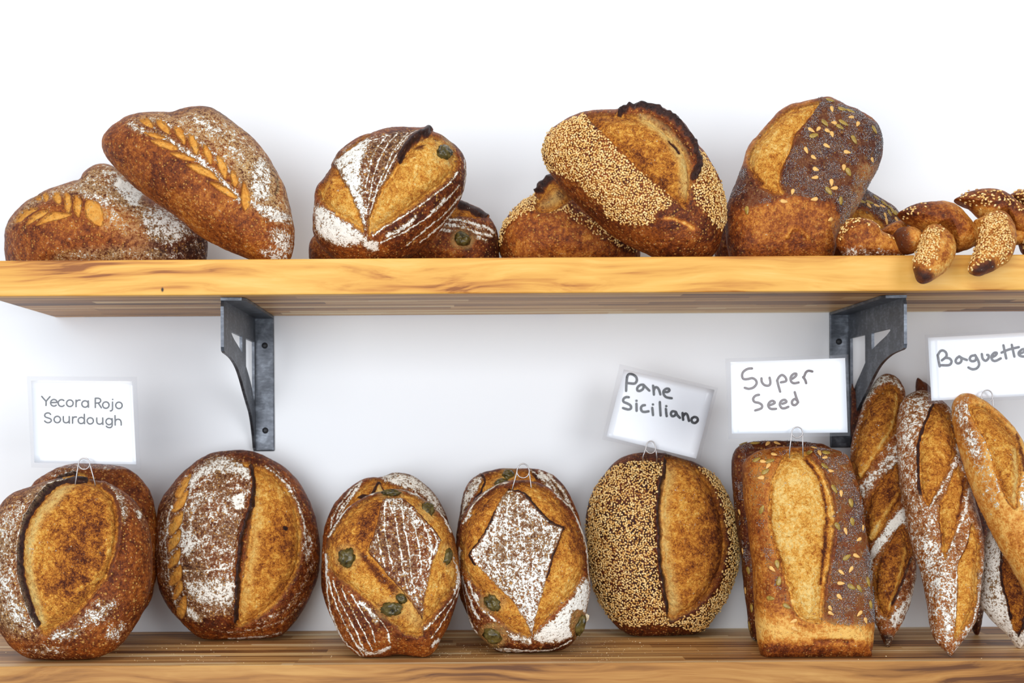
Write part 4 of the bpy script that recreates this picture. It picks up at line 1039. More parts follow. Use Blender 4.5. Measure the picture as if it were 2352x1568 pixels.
for q in ([(500, 300), (490, 450), (500, 620), (540, 780)], [(540, 300), (560, 480), (590, 640), (610, 800), (650, 960)], [(600, 330), (610, 480), (640, 620), (660, 800), (700, 1000)], [(660, 380), (690, 520), (720, 660), (730, 800)], [(730, 450), (770, 560), (800, 680), (770, 800)], [(800, 540), (830, 610), (810, 690)], [(440, 560), (460, 680), (490, 780)], [(510, 320), (540, 420)]):
    a.line(q, 4.2, flour=1.0)
a.area([(490, 300), (600, 320), (720, 450), (700, 560), (600, 420), (520, 400)], 14, flour=.70)
a.line([(485, 290), (450, 450), (420, 570), (383, 670), (430, 730), (500, 820), (570, 900)], 2, char=.6); a.line([(570, 288), (652, 350), (742, 440), (862, 600)], 3, char=.7)
a.line([(380, 672), (470, 780), (600, 930), (700, 1060), (746, 1130)], 2.5, char=.5)
a.area([(85, 800), (180, 866), (300, 966), (400, 1046), (500, 1136), (580, 1210), (590, 1290), (560, 1390), (300, 1400), (120, 1180)], 8, crumb=0, tone=.44, flour=.12)
for q, w in (([(95, 840), (140, 1000), (220, 1180), (340, 1385)], 4), ([(130, 870), (190, 1030), (280, 1200), (360, 1380)], 4), ([(190, 920), (260, 1070), (340, 1220), (400, 1350)], 3.5), ([(260, 970), (330, 1090), (400, 1200), (420, 1290)], 3.5), ([(320, 1020), (390, 1090), (430, 1140)], 12), ([(430, 1110), (500, 1200), (520, 1290)], 3), ([(78, 690), (84, 860), (110, 1060), (190, 1260), (320, 1388)], 4), ([(95, 570), (240, 362), (330, 305), (430, 263), (560, 238), (740, 300), (860, 400), (940, 540)], 3.5), ([(310, 1330), (400, 1370), (520, 1330)], 8)):
    a.line(q, w, flour=1.0)
a.area([(580, 1240), (750, 1230), (830, 1140), (900, 1060), (980, 980), (960, 1100), (860, 1280), (780, 1390), (560, 1390)], 14, tone=.42)
for q, w in (([(992, 860), (950, 980), (880, 1080), (760, 1200)], 4), ([(996, 920), (940, 1060), (860, 1180), (800, 1260)], 3.5), ([(850, 1270), (800, 1310)], 8), ([(960, 660), (990, 800), (985, 920)], 4)): a.line(q, w, flour=.95)
a.area([(560, 1200), (600, 1260), (580, 1320), (540, 1270)], 8, char=.3)
a.olive(232, 712, 62, 60, 10); a.olive(775, 388, 48, 58, 20); a.olive(916, 702, 38, 60, 15); a.olive(530, 1062, 72, 50, -15); a.olive(600, 990, 38, 30, 30); a.olive(530, 272, 62, 26, 0)
a.build()

a = Loaf('olive_loaf', 'D2', [(975, 560), (992, 430), (1015, 290), (1060, 198), (1130, 148), (1200, 124), (1300, 103), (1420, 106), (1540, 113), (1642, 158), (1722, 250), (1782, 370), (1817, 480), (1835, 700), (1820, 980), (1720, 1180), (1500, 1262), (1280, 1255), (1100, 1180), (1000, 960), (970, 740)],
         'olive loaf behind the right front olive loaf, behind the bare wire pick', y0=-.09, tilt=5, Hf=.042, Hb=.038, tone=.36, group=G_OLIVE, p=2.5)
a.area([(1000, 420), (1030, 270), (1090, 180), (1160, 150), (1130, 250), (1060, 350), (1010, 480)], 8, flour=.72)
for q in ([(1540, 130), (1640, 230), (1720, 360), (1770, 470)], [(1600, 150), (1700, 260), (1770, 400)], [(1480, 120), (1580, 200), (1680, 330)]): a.line(q, 8, flour=.95)
a.opening([(1150, 190), (1220, 140), (1330, 115), (1480, 125), (1530, 170), (1450, 220), (1250, 270), (1120, 300)], 2, 1, crumb_tone=-.05)
a.ear([(1150, 160), (1165, 200), (1120, 300), (1060, 400)], 3, 3, 8, 1, cw=4); a.line([(1500, 120), (1540, 180)], 8, char=.8)
a.olive(1330, 150, 40, 42, 30, label=None); a.olive(1280, 205, 44, 30, -20)
a.build()

a = Loaf('olive_loaf', 'D2', [(984, 640), (1000, 500), (1040, 398), (1120, 300), (1220, 230), (1330, 194), (1450, 189), (1560, 214), (1662, 270), (1742, 350), (1802, 460), (1852, 600), (1882, 760), (1892, 900), (1872, 1050), (1842, 1180), (1790, 1272), (1700, 1342), (1580, 1357), (1400, 1362), (1250, 1347), (1150, 1272), (1078, 1180), (1038, 1060), (1008, 900), (988, 760)],
         'right front olive loaf with a wide white floured diamond and dark burnt edges', y0=None, tilt=5, Hf=.05, Hb=.035, tone=.42, group=G_OLIVE, p=2.6)
a.opening([(1350, 235), (1450, 200), (1562, 230), (1662, 300), (1752, 420), (1822, 560), (1852, 700), (1852, 820), (1802, 920), (1722, 1010), (1622, 1120), (1500, 1240), (1480, 1275), (1380, 1232), (1268, 1152), (1178, 1052), (1118, 930), (1038, 830), (998, 740), (998, 600), (1048, 440), (1150, 320), (1250, 250)], 3, 1.5, crumb_tone=-.03)
a.area([(1600, 300), (1750, 420), (1830, 640), (1760, 640), (1660, 460)], 30, crumb_tone=-.2); a.area([(1010, 560), (1080, 420), (1160, 340), (1180, 400), (1080, 600), (1020, 720)], 24, crumb_tone=-.15)
a.area([(1322, 258), (1400, 282), (1502, 372), (1582, 452), (1684, 532), (1652, 640), (1612, 760), (1582, 880), (1542, 1010), (1512, 1120), (1490, 1250), (1440, 1130), (1380, 1040), (1280, 930), (1180, 830), (1110, 740), (1078, 690), (1168, 560), (1228, 420)], 3, sharp=True, crumb=0, flour=.61, tone=.42, disp=2.0)
for q in ([(1300, 300), (1250, 480), (1230, 640), (1260, 800), (1340, 940)], [(1340, 290), (1320, 450), (1320, 640), (1360, 850), (1440, 1080)], [(1390, 300), (1400, 450), (1420, 640), (1430, 850), (1480, 1120)], [(1450, 350), (1480, 480), (1500, 660), (1490, 850), (1500, 1060)], [(1530, 420), (1570, 540), (1570, 700), (1540, 900)], [(1610, 500), (1630, 600), (1590, 760)], [(1180, 580), (1170, 700), (1240, 820)]):
    a.line(q, 6, flour=1.0)
a.area([(1270, 340), (1300, 300), (1300, 440), (1260, 520)], 8, flour=.25)
a.area([(1855, 850), (1890, 930), (1870, 1080), (1800, 1230), (1700, 1280), (1560, 1290), (1490, 1270), (1520, 1230), (1640, 1130), (1750, 1010)], 8, crumb=0, flour=.95)
a.area([(990, 740), (1040, 840), (1120, 940), (1180, 1060), (1270, 1160), (1380, 1240), (1480, 1285), (1300, 1310), (1120, 1240), (1030, 1060), (1000, 900)], 8, crumb=0, tone=.36, flour=.25)
for q, w in (([(1015, 850), (1060, 1000), (1120, 1130)], 6), ([(1060, 880), (1110, 1010), (1180, 1100)], 6), ([(1100, 950), (1160, 1060), (1240, 1150)], 5), ([(1260, 1190), (1360, 1250), (1470, 1285)], 14), ([(985, 650), (995, 800), (1020, 980), (1070, 1160), (1160, 1270), (1260, 1340), (1420, 1356)], 4), ([(1200, 1330), (1450, 1345), (1640, 1335), (1760, 1280)], 4), ([(1020, 480), (1120, 320), (1230, 235), (1330, 198)], 4), ([(1650, 265), (1760, 380), (1830, 530), (1870, 700), (1885, 880)], 4)):
    a.line(q, w, flour=1.0)
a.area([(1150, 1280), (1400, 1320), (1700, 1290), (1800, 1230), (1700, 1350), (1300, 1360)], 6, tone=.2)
a.ear([(1340, 250), (1440, 308), (1530, 398), (1610, 478), (1688, 522)], 5, 4, 12, 1, cw=7); a.ear([(1684, 532), (1650, 640), (1615, 750), (1590, 850)], 3, 3, 8, 1, cw=4)
a.ear([(1240, 420), (1195, 520), (1135, 610), (1078, 690), (1110, 750)], 3, 3, 8, -1, cw=5)
a.olive(1222, 1020, 64, 50, 20); a.olive(1225, 1245, 68, 56, 10, label='olive dusted with flour'); a.olive(1815, 1175, 42, 72, 12)
a.olive(1858, 1125, 30, 40, 10, name='olive', mat=M_FLAKE, label='pale torn flake of crust')
a.build()

a = Loaf('sesame_loaf', 'D3', [(70, 600), (78, 500), (108, 400), (168, 308), (240, 220), (330, 170), (440, 155), (560, 163), (682, 193), (782, 238), (862, 310), (922, 400), (962, 500), (988, 600), (1002, 700), (992, 850), (962, 960), (922, 1060), (862, 1152), (802, 1232), (740, 1267), (650, 1277), (500, 1281), (360, 1277), (288, 1242), (218, 1172), (158, 1080), (108, 960), (82, 800)],
         'oval sesame loaf standing on the lower shelf under the Pane Siciliano card', y0=None, tilt=3, Hf=.056, Hb=.042, tone=.26, group=G_SESAME, p=2.5)
a.area([(240, 240), (330, 215), (450, 210), (548, 238), (530, 300), (508, 400), (498, 520), (498, 700), (508, 850), (532, 1000), (562, 1150), (620, 1190), (720, 1140), (820, 1060), (890, 960), (930, 800), (940, 680), (915, 540), (865, 400), (790, 290), (740, 230), (870, 300), (950, 440), (1010, 600), (1020, 740), (990, 930), (900, 1100), (810, 1230), (720, 1260), (600, 1220), (450, 1215), (300, 1215), (210, 1160), (140, 1050), (100, 930), (70, 760), (72, 560), (110, 400), (180, 300)], 5, sesame=.97, tone=.12)
a.opening([(556, 178), (682, 198), (782, 278), (862, 400), (912, 540), (932, 680), (912, 850), (862, 970), (802, 1060), (702, 1142), (588, 1184), (558, 1100), (558, 950), (533, 850), (528, 650), (528, 450), (548, 280)], 6, 2.5, crumb_tone=-.08)
a.area([(560, 230), (600, 300), (570, 480), (565, 680), (590, 860), (620, 1000), (640, 1100), (595, 1170), (565, 1080), (562, 930), (538, 820), (532, 600), (545, 360)], 14, pale=.8, crumb_tone=.18)
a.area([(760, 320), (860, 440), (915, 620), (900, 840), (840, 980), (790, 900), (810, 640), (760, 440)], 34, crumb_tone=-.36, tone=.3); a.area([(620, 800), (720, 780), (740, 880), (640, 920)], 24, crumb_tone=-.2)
a.ear([(558, 200), (548, 280), (518, 370), (510, 500), (507, 650), (514, 800), (532, 930), (552, 1050), (568, 1130)], 8, 4, 16, 1, cw=7)
a.build()

a = Loaf('seeded_loaf', 'D3', [(973, 200), (985, 150), (1010, 115), (1060, 96), (1150, 88), (1300, 86), (1450, 94), (1540, 115), (1580, 180), (1610, 400), (1640, 700), (1640, 1150), (1600, 1260), (1350, 1310), (1150, 1305), (1090, 1295), (1068, 1180), (1043, 950), (1012, 700), (985, 450), (971, 300)],
         'dark seeded pan loaf tucked behind the front seeded pan loaf', y0=-.118, tilt=4, Hf=.024, Hb=.035, tone=.30, group=G_SEED, p=5, q=3)
a.area([(960, 60), (1600, 60), (1600, 400), (1150, 500), (1200, 1300), (1080, 1300), (960, 300)], 10, poppy=.62)
a.seeds('pumpkin_seed', [(1030, 96, 0), (1075, 1220, 20), (1065, 880, 70), (1085, 1110, 70), (1105, 100, 0)], 24, 11); a.seeds('sunflower_seed', [(1180, 105), (1010, 520), (1030, 760), (1240, 100), (1050, 1000)], 18, 9)
a.build()

a = Loaf('seeded_loaf', 'D3', [(1033, 250), (1045, 205), (1085, 165), (1150, 136), (1250, 120), (1400, 122), (1550, 134), (1640, 158), (1682, 212), (1712, 300), (1742, 420), (1764, 560), (1793, 700), (1808, 850), (1818, 1000), (1828, 1150), (1824, 1280), (1808, 1380), (1780, 1418), (1500, 1420), (1200, 1424), (1152, 1405), (1132, 1330), (1115, 1150), (1098, 900), (1073, 650), (1048, 450)],
         'front pan loaf crusted with poppy and pumpkin seeds, below the Super Seed card', y0=-.236, tilt=6, Hf=.034, Hb=.05, tone=.62, blister=.6, group=G_SEED, p=3.6, q=2.2)
a.area([(1470, 130), (1640, 150), (1720, 300), (1790, 600), (1830, 850), (1850, 1100), (1840, 1200), (1700, 1225), (1540, 1200), (1515, 1100), (1560, 880), (1590, 650), (1590, 480), (1550, 340), (1480, 220)], 10, poppy=.88, tone=.52)
a.area([(1040, 230), (1100, 150), (1300, 110), (1320, 150), (1240, 230), (1200, 350), (1180, 500), (1185, 620), (1230, 760), (1250, 900), (1200, 900), (1130, 760), (1080, 500)], 12, poppy=.58, tone=.60)
a.area([(1250, 860), (1310, 1000), (1370, 1170), (1320, 1160), (1280, 1090), (1200, 960), (1180, 860)], 14, poppy=.66, tone=.60)
a.area([(1040, 300), (1075, 640), (1110, 1150), (1130, 1330), (1110, 1330), (1060, 900), (1030, 400)], 8, tone=.56)
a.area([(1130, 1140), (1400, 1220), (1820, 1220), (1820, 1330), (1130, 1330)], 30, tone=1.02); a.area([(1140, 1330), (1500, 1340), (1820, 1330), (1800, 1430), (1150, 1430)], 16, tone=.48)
a.line([(1480, 1320), (1580, 1310), (1700, 1320)], 8, disp=-1.2, tone=.4)
a.opening([(1320, 143), (1402, 148), (1462, 200), (1522, 280), (1562, 380), (1592, 500), (1587, 650), (1572, 800), (1542, 950), (1522, 1100), (1512, 1205), (1420, 1192), (1358, 1150), (1308, 1000), (1258, 850), (1218, 750), (1188, 620), (1183, 480), (1208, 330), (1258, 200)], 4, 1.5, crumb_tone=.14, part='score_opening')
a.area([(1250, 300), (1400, 200), (1470, 400), (1480, 700), (1470, 1000), (1430, 1180), (1380, 1100), (1320, 900), (1260, 700), (1220, 500)], 30, crumb_tone=.24, disp=1.5)
a.line([(1420, 200), (1500, 320), (1540, 480), (1540, 640), (1525, 800), (1510, 960)], 7, crumb_tone=-.40, char=.26, disp=-1.6)
a.line([(1210, 360), (1195, 500), (1205, 640), (1240, 760), (1280, 900)], 6, crumb_tone=-.1, disp=-1.2)
a.ear([(1450, 180), (1530, 280), (1570, 385), (1597, 500), (1590, 650), (1572, 800), (1545, 950), (1525, 1100)], 3.5, 4, 14, -1, char=.40, cw=4, part='score_lip')
a.seeds('pumpkin_seed', [(1115, 200, -20), (1195, 210, -15), (1170, 275, -30), (1145, 505, -60), (1250, 945, -80), (1200, 1050, 5), (1300, 1100, 30), (1540, 158, 0), (1690, 465, 80), (1700, 580, 70), (1590, 380, 60), (1665, 800, -30), (1695, 980, 30), (1745, 990, 55), (1798, 950, 80), (1812, 1090, 70), (1440, 155, 10), (1240, 840, 80), (1530, 240, 25), (1610, 610, 60)], 27, 13)
a.seeds('sunflower_seed', [(1155, 212), (1220, 168), (1465, 128), (1530, 188), (1570, 270), (1140, 310), (1725, 790), (1690, 875), (1635, 890), (1630, 960), (1620, 1040), (1565, 1110), (1570, 1140), (1745, 1145), (1780, 1185), (1340, 1190), (1350, 1235), (1765, 620), (1210, 870), (1185, 240), (1500, 160), (1630, 410), (1660, 640), (1740, 690)], 20, 10)
a.build()

# baguettes, those at the back first
BG = 'baguettes'
def baguette(outline, label, **kw):
    d = dict(name='baguette', crop='D4', group=BG, cat='baguette', tone=.40, p=2.3, Hf=.032, Hb=.026, blister=.4, lump=.001)
    d.update(kw)
    return Loaf(d.pop('name'), d.pop('crop'), outline, label, **d)
a = baguette([(163, 90), (185, 130), (260, 300), (330, 600), (380, 900), (400, 1150), (370, 1270), (330, 1200), (260, 900), (200, 600), (172, 400), (160, 220)], 'thin baguette at the wall behind the steel bracket, only its tip showing', y0=-.045, tilt=3, Hf=.018, Hb=.018, tone=.2, clamp=False).build()
a = baguette([(488, 60), (515, 75), (545, 100), (620, 220), (700, 400), (785, 600), (835, 780), (845, 900), (825, 1100), (808, 1240), (790, 1332), (768, 1310), (740, 1150), (680, 900), (600, 650), (540, 400), (495, 200), (485, 110)], 'dark baguette at the back behind the floured front baguette, pointed tips showing', y0=-.075, tilt=6, Hf=.026, Hb=.026, tone=.22)
a.area([(480, 50), (560, 60), (580, 160), (500, 140)], 20, char=.5); a.area([(790, 1180), (830, 1100), (800, 1280)], 12, flour=.5)
a.build()
a = baguette([(160, 480), (168, 370), (207, 240), (252, 130), (290, 66), (330, 40), (380, 53), (412, 90), (428, 140), (430, 250), (440, 450), (455, 700), (470, 880), (482, 980), (482, 1060), (452, 1180), (412, 1280), (372, 1345), (352, 1390), (325, 1372), (290, 1290), (263, 1220), (253, 1100), (243, 950), (223, 800), (198, 640), (173, 560)],
             'dark brown baguette between the seeded pan loaf and the floured front baguette', y0=None, tilt=19, tone=.5, flour=.34, Hf=.024)
a.area([(200, 600), (300, 480), (400, 370), (420, 430), (390, 490), (290, 570), (225, 660)], 8, flour=.62)
a.area([(250, 920), (330, 800), (415, 700), (440, 760), (350, 850), (275, 960), (255, 1020)], 6, flour=.90)
a.area([(340, 1260), (440, 1140), (485, 1000), (490, 1080), (440, 1230), (380, 1300)], 6, flour=.7)
a.area([(220, 160), (290, 55), (340, 38), (400, 70), (430, 150), (400, 120), (340, 85), (270, 140), (215, 240)], 8, flour=.72)
a.line([(175, 460), (180, 370), (215, 245)], 5, flour=.8); a.area([(310, 1330), (370, 1330), (355, 1395), (325, 1380)], 8, char=.9)
a.opening([(158, 470), (175, 380), (215, 250), (270, 148), (340, 93), (392, 108), (418, 170), (392, 300), (342, 380), (270, 470), (195, 572), (168, 530)], 5, 2, crumb_tone=-.20); a.line([(385, 140), (370, 270), (320, 370), (200, 540)], 5, crumb_tone=.15)
a.opening([(223, 720), (250, 640), (310, 560), (400, 485), (430, 600), (400, 690), (330, 780), (238, 882), (223, 800)], 4, 2, crumb_tone=-.22); a.line([(390, 640), (330, 730), (250, 850)], 6, crumb_tone=.2)
a.opening([(263, 1080), (290, 960), (350, 880), (420, 788), (462, 900), (467, 950), (432, 1040), (387, 1150), (357, 1242), (310, 1232), (278, 1160)], 4, 2, crumb_tone=-.26); a.line([(430, 900), (400, 1040), (350, 1200)], 6, crumb_tone=.2)
a.line([(467, 950), (432, 1040), (372, 1180)], 4, char=.8)
a.build()
a = baguette([(805, 1170), (805, 1080), (812, 960), (830, 850), (862, 785), (920, 790), (1000, 920), (1075, 1090), (1080, 1210), (1040, 1320), (1000, 1396), (972, 1372), (928, 1320), (850, 1240)],
             'white floured baguette low at the right frame edge behind the pale golden baguette', y0=None, tilt=12, flour=.86, Hf=.028)
a.opening([(908, 950), (960, 940), (1040, 1090), (1040, 1220), (980, 1330), (950, 1255), (920, 1120)], 3, 2, crumb_tone=-.25); a.ear([(905, 920), (905, 1020), (920, 1120), (952, 1250)], 3, 3, 8, 1, cw=4)
a.ear([(1070, 1120), (1040, 1230), (990, 1330)], 3, 3, 8, -1, cw=5); a.area([(960, 1330), (1020, 1330), (1000, 1400), (975, 1390)], 8, char=.9, flour=.2)
a.build()
a = baguette([(388, 300), (393, 230), (413, 172), (455, 135), (510, 124), (570, 148), (632, 200), (672, 280), (692, 400), (737, 540), (772, 700), (807, 850), (814, 980), (797, 1150), (772, 1270), (722, 1350), (676, 1410), (657, 1439), (636, 1420), (578, 1360), (553, 1290), (543, 1200), (518, 1060), (473, 920), (438, 770), (408, 600), (393, 450)],
             'floured baguette in front with three golden scores, lower left of the Baguette card', y0=None, tilt=24, Hf=.034, Hb=.02, tone=.58, flour=.48)
a.area([(400, 300), (420, 170), (500, 130), (570, 150), (550, 240), (500, 350), (470, 470), (430, 460)], 16, flour=.62)
a.area([(480, 900), (560, 760), (640, 960), (690, 1060), (680, 1340), (600, 1300), (560, 1100)], 20, flour=.60)
a.area([(415, 150), (480, 124), (560, 130), (500, 160)], 8, char=.6, flour=.2)
for q, w in (([(692, 390), (680, 480), (620, 590), (555, 690)], 11), ([(745, 620), (720, 740), (670, 860), (640, 950)], 9), ([(806, 1000), (790, 1180), (730, 1340), (665, 1420)], 4), ([(700, 940), (680, 1060), (680, 1250)], 6), ([(560, 190), (530, 250), (505, 330), (485, 440), (484, 540), (500, 650)], 4)): a.line(q, w, flour=.92)
a.opening([(572, 190), (632, 218), (672, 320), (684, 400), (642, 520), (592, 600), (546, 692), (508, 640), (488, 540), (488, 430), (508, 320), (545, 238)], 5, 2, crumb_tone=-.02)
a.opening([(690, 498), (732, 580), (727, 650), (702, 740), (667, 850), (642, 922), (620, 952), (603, 870), (596, 760), (598, 690), (640, 618)], 4, 2, crumb_tone=.02); a.line([(725, 560), (720, 660), (690, 760)], 5, crumb_tone=-.4)
a.opening([(760, 778), (802, 860), (812, 950), (802, 1080), (772, 1220), (722, 1312), (678, 1348), (690, 1200), (690, 1060), (700, 960), (740, 878)], 4, 2, crumb_tone=.04)
a.ear([(568, 192), (523, 290), (495, 400), (490, 520), (505, 635)], 4, 3, 8, 1, cw=4); a.ear([(758, 785), (735, 880), (700, 955)], 2, 3, 6, 1, char=.7, cw=3); a.line([(600, 690), (598, 780), (606, 880)], 3, char=.5)
a.build()
a = baguette([(662, 215), (675, 165), (720, 140), (780, 160), (870, 222), (950, 300), (1002, 385), (1045, 500), (1082, 650), (1130, 850), (1180, 1080), (1215, 1300), (1215, 1430), (1190, 1460), (1140, 1400), (1060, 1180), (960, 985), (878, 842), (818, 722), (758, 592), (708, 452), (676, 330)],
             'pale golden baguette leaning off the right frame edge below the Baguette card', y0=None, tilt=21, Hf=.034, tone=.92, blister=.3)
a.area([(660, 200), (740, 150), (760, 260), (820, 400), (790, 500), (740, 440), (690, 320)], 18, flour=.55, tone=.62)
a.area([(760, 440), (860, 500), (900, 680), (840, 700), (780, 560)], 20, flour=.40); a.area([(1000, 560), (1040, 560), (1060, 720), (1000, 720)], 8, flour=.6)
a.line([(732, 188), (790, 290), (832, 385), (868, 490), (893, 620)], 7, flour=.98); a.line([(755, 360), (800, 430), (845, 480)], 4, flour=.6, disp=-.8)
a.opening([(742, 185), (822, 195), (902, 258), (982, 350), (1015, 450), (1003, 580), (988, 682), (960, 705), (920, 640), (878, 550), (848, 440), (798, 320), (758, 250)], 5, 2, crumb_tone=-.04); a.line([(965, 420), (980, 540), (970, 670)], 7, pale=.9, crumb_tone=.2)
a.line([(985, 340), (1015, 430), (1020, 520)], 4, char=.5)
G3 = a.build()

# ------------------------------------------------------------------ cards, picks and crumbs
def quad_slab(name, crop, quad, y0, y1, thick, mat, parent, bow=0.0, div=10):
    """a thin card: quad corners tl, tr, br, bl; y0 at the top, y1 at the bottom"""
    c = [at(*p, y) for p, y in zip(pix(crop, quad), (y0, y0, y1, y1))]
    V = []; n = div + 1
    for side in (0, 1):
        for i in range(n):
            for j in range(n):
                u, v = j / div, i / div
                p = (c[0] * (1 - u) + c[1] * u) * (1 - v) + (c[3] * (1 - u) + c[2] * u) * v
                p = p + np.array([0, bow * (4 * u * (1 - u)) + side * thick, 0])
                V.append(p)
    Fs = []
    k = n * n
    for i in range(div):
        for j in range(div):
            a = i * n + j
            Fs.append((a, a + n, a + n + 1, a + 1)); Fs.append((k + a, k + a + 1, k + a + n + 1, k + a + n))
    edge = [j for j in range(n)] + [i * n + div for i in range(1, n)] + [div * n + j for j in range(div - 1, -1, -1)] + [i * n for i in range(div - 1, 0, -1)]
    for a, b in zip(edge, edge[1:] + edge[:1]): Fs.append((a, b, b + k, a + k))
    return add_mesh(name, np.array(V) - np.array(parent.location), Fs, mat, parent, True), c
def lettering(crop, strokes, y0, y1, quad, r, mat, parent, bow):
    parts = []
    tl, tr, br, bl = quad
    A = np.linalg.inv(np.stack([tr - tl, bl - tl], 1))
    for st in strokes:
        if len(st) == 1:
            st = [(st[0][0] - 1, st[0][1]), (st[0][0] + 1, st[0][1])]
        pts = []
        for q in pix(crop, smooth(st, False, 5)):
            u, v = A @ (q - tl)
            pts.append(at(q[0], q[1], y0 + (y1 - y0) * v + bow * 4 * u * (1 - u) - .00035))
        pts = np.array(pts)
        rr = r / F * (1.87 + (y0 + y1) / 2)
        parts.append(tube(pts, rr, 8, ((0, 1, 0), .00016)))
        for c in (pts[0], pts[-1]):          # rounded stroke ends
            e, f = ellipsoid(10, 4)
            parts.append((e * (rr, .00017, rr) + c, f))
    V, Fs = merge(parts)
    return add_mesh('lettering', V - np.array(parent.location), Fs, mat, parent, True)
def card(label, crop, paper, film, y0, y1, tcrop, strokes, r, ink, bow=0.0):
    pc = pix(crop, paper); fm = pix(crop, film)
    base = at(pc[:, 0].mean(), pc[2:, 1].mean(), y1)
    root = empty('name_card', base)
    tag(root, label, 'sign', 'laminated name cards')
    pp, _ = quad_slab('paper', crop, paper, y0, y1, .0003, M_PAPER, root, bow)
    o, _ = quad_slab('laminate_sleeve', crop, film, y0 - .0010, y1 - .0010, .0018, M_FILM, root, bow)
    o['label'] = 'clear plastic laminate'
    lt = lettering(tcrop, strokes, y0, y1, pc, r, ink, root, bow)
    lt.parent = pp
    lt['label'] = 'black lettering'
    return root
def arc(cx, cy, r, a0, a1, n=14):
    return [(cx + r * cos(radians(a0 + (a1 - a0) * i / n)), cy - r * sin(radians(a0 + (a1 - a0) * i / n))) for i in range(n + 1)]
YEC = [[(455, 285), (478, 312), (502, 338)], [(545, 288), (525, 312), (504, 340), (503, 362), (502, 385)], [(553, 353), (588, 352), (622, 351)] + arc(588, 355, 36, 5, 315, 16),
       arc(672, 358, 37, 48, 318), arc(762, 360, 36, 0, 360, 20), [(830, 326), (830, 360), (830, 398)], [(830, 352), (842, 334), (858, 326), (875, 326)],
       arc(928, 368, 35, 0, 360, 20), [(964, 334), (965, 370), (966, 403)], [(1040, 305), (1040, 355), (1040, 407)], [(1040, 306), (1070, 305), (1092, 314), (1099, 332), (1090, 350), (1070, 357), (1042, 358)], [(1072, 358), (1088, 382), (1106, 409)],
       arc(1155, 380, 35, 0, 360, 20), [(1228, 347), (1228, 390), (1227, 425), (1218, 440), (1203, 443)], [(1229, 318)], arc(1298, 383, 35, 0, 360, 20),
       [(552, 482), (538, 468), (515, 466), (494, 476), (488, 495), (498, 511), (525, 520), (550, 530), (560, 547), (550, 564), (528, 572), (505, 568), (487, 553)], arc(625, 537, 35, 0, 360, 20),
       [(691, 505), (691, 545), (700, 566), (722, 573), (744, 565), (755, 545), (755, 505)], [(755, 540), (757, 577)], [(792, 510), (792, 545), (792, 578)], [(792, 532), (803, 516), (818, 509), (835, 510)],
       arc(887, 548, 34, 0, 360, 20), [(920, 480), (921, 530), (922, 583)], arc(985, 552, 34, 0, 360, 20), [(1056, 520), (1056, 558), (1065, 580), (1087, 588), (1110, 580), (1121, 560), (1121, 520)], [(1121, 555), (1123, 591)],
       arc(1190, 560, 34, 0, 360, 20), [(1224, 528), (1225, 570), (1223, 605), (1212, 622), (1193, 626), (1174, 622), (1160, 610)], [(1255, 495), (1256, 545), (1257, 598)], [(1257, 562), (1266, 543), (1288, 534), (1310, 542), (1321, 562), (1323, 598)]]
PANE = [[(328, 460), (332, 360), (343, 245)], [(343, 245), (360, 208), (392, 196), (440, 207), (485, 245), (496, 295), (475, 335), (440, 347), (358, 338)],
        [(592, 362), (550, 368), (508, 405), (503, 448), (540, 462), (590, 432), (603, 385), (592, 362)], [(598, 362), (650, 415), (692, 456)], [(750, 378), (758, 440), (762, 518)], [(762, 450), (785, 405), (818, 410), (845, 450), (864, 515)],
        [(915, 468), (970, 478), (1008, 450), (985, 425), (940, 435), (912, 475), (922, 525), (965, 562), (1042, 575)],
        [(370, 560), (325, 558), (285, 590), (290, 632), (345, 655), (398, 690), (403, 735), (355, 750), (280, 728)], [(490, 660), (491, 715), (492, 772)], [(490, 614)], [(622, 684), (585, 690), (560, 728), (575, 775), (618, 790), (680, 779)],
        [(737, 725), (743, 780), (749, 838)], [(748, 672)], [(856, 635), (861, 740), (868, 845)], [(951, 740), (956, 800), (963, 856)], [(957, 698)],
        [(1095, 785), (1050, 780), (1028, 820), (1050, 856), (1090, 845), (1108, 800), (1095, 785)], [(1108, 790), (1130, 840), (1170, 882)], [(1211, 806), (1215, 860), (1221, 912)], [(1222, 855), (1255, 815), (1288, 840), (1312, 930)],
        [(1395, 868), (1355, 895), (1360, 945), (1408, 962), (1450, 922), (1435, 880), (1395, 868)]]
SUP = [[(440, 300), (375, 306), (310, 350), (290, 410), (315, 458), (380, 458), (445, 445), (498, 478), (507, 530), (465, 583), (395, 605), (330, 590)], [(582, 448), (588, 505), (630, 550), (690, 556), (716, 515), (703, 438)],
       [(818, 480), (836, 560), (862, 648)], [(815, 485), (848, 425), (895, 398), (945, 440), (948, 490), (873, 508)], [(1045, 455), (1098, 412), (1102, 378), (1060, 385), (1022, 430), (1025, 490), (1068, 522), (1140, 510)],
       [(1252, 520), (1236, 470), (1205, 430)], [(1222, 425), (1245, 365), (1285, 335), (1345, 345)],
       [(545, 695), (490, 710), (457, 758), (480, 803), (540, 815), (588, 850), (578, 898), (487, 930)], [(715, 850), (782, 815), (750, 785), (705, 805), (682, 858), (722, 905), (800, 905)], [(895, 830), (956, 803), (930, 770), (880, 788), (857, 838), (882, 890), (928, 897), (985, 875)],
       [(1080, 655), (1104, 735), (1130, 800)], [(1128, 795), (1085, 758), (1042, 790), (1047, 838), (1090, 848), (1132, 805)]]
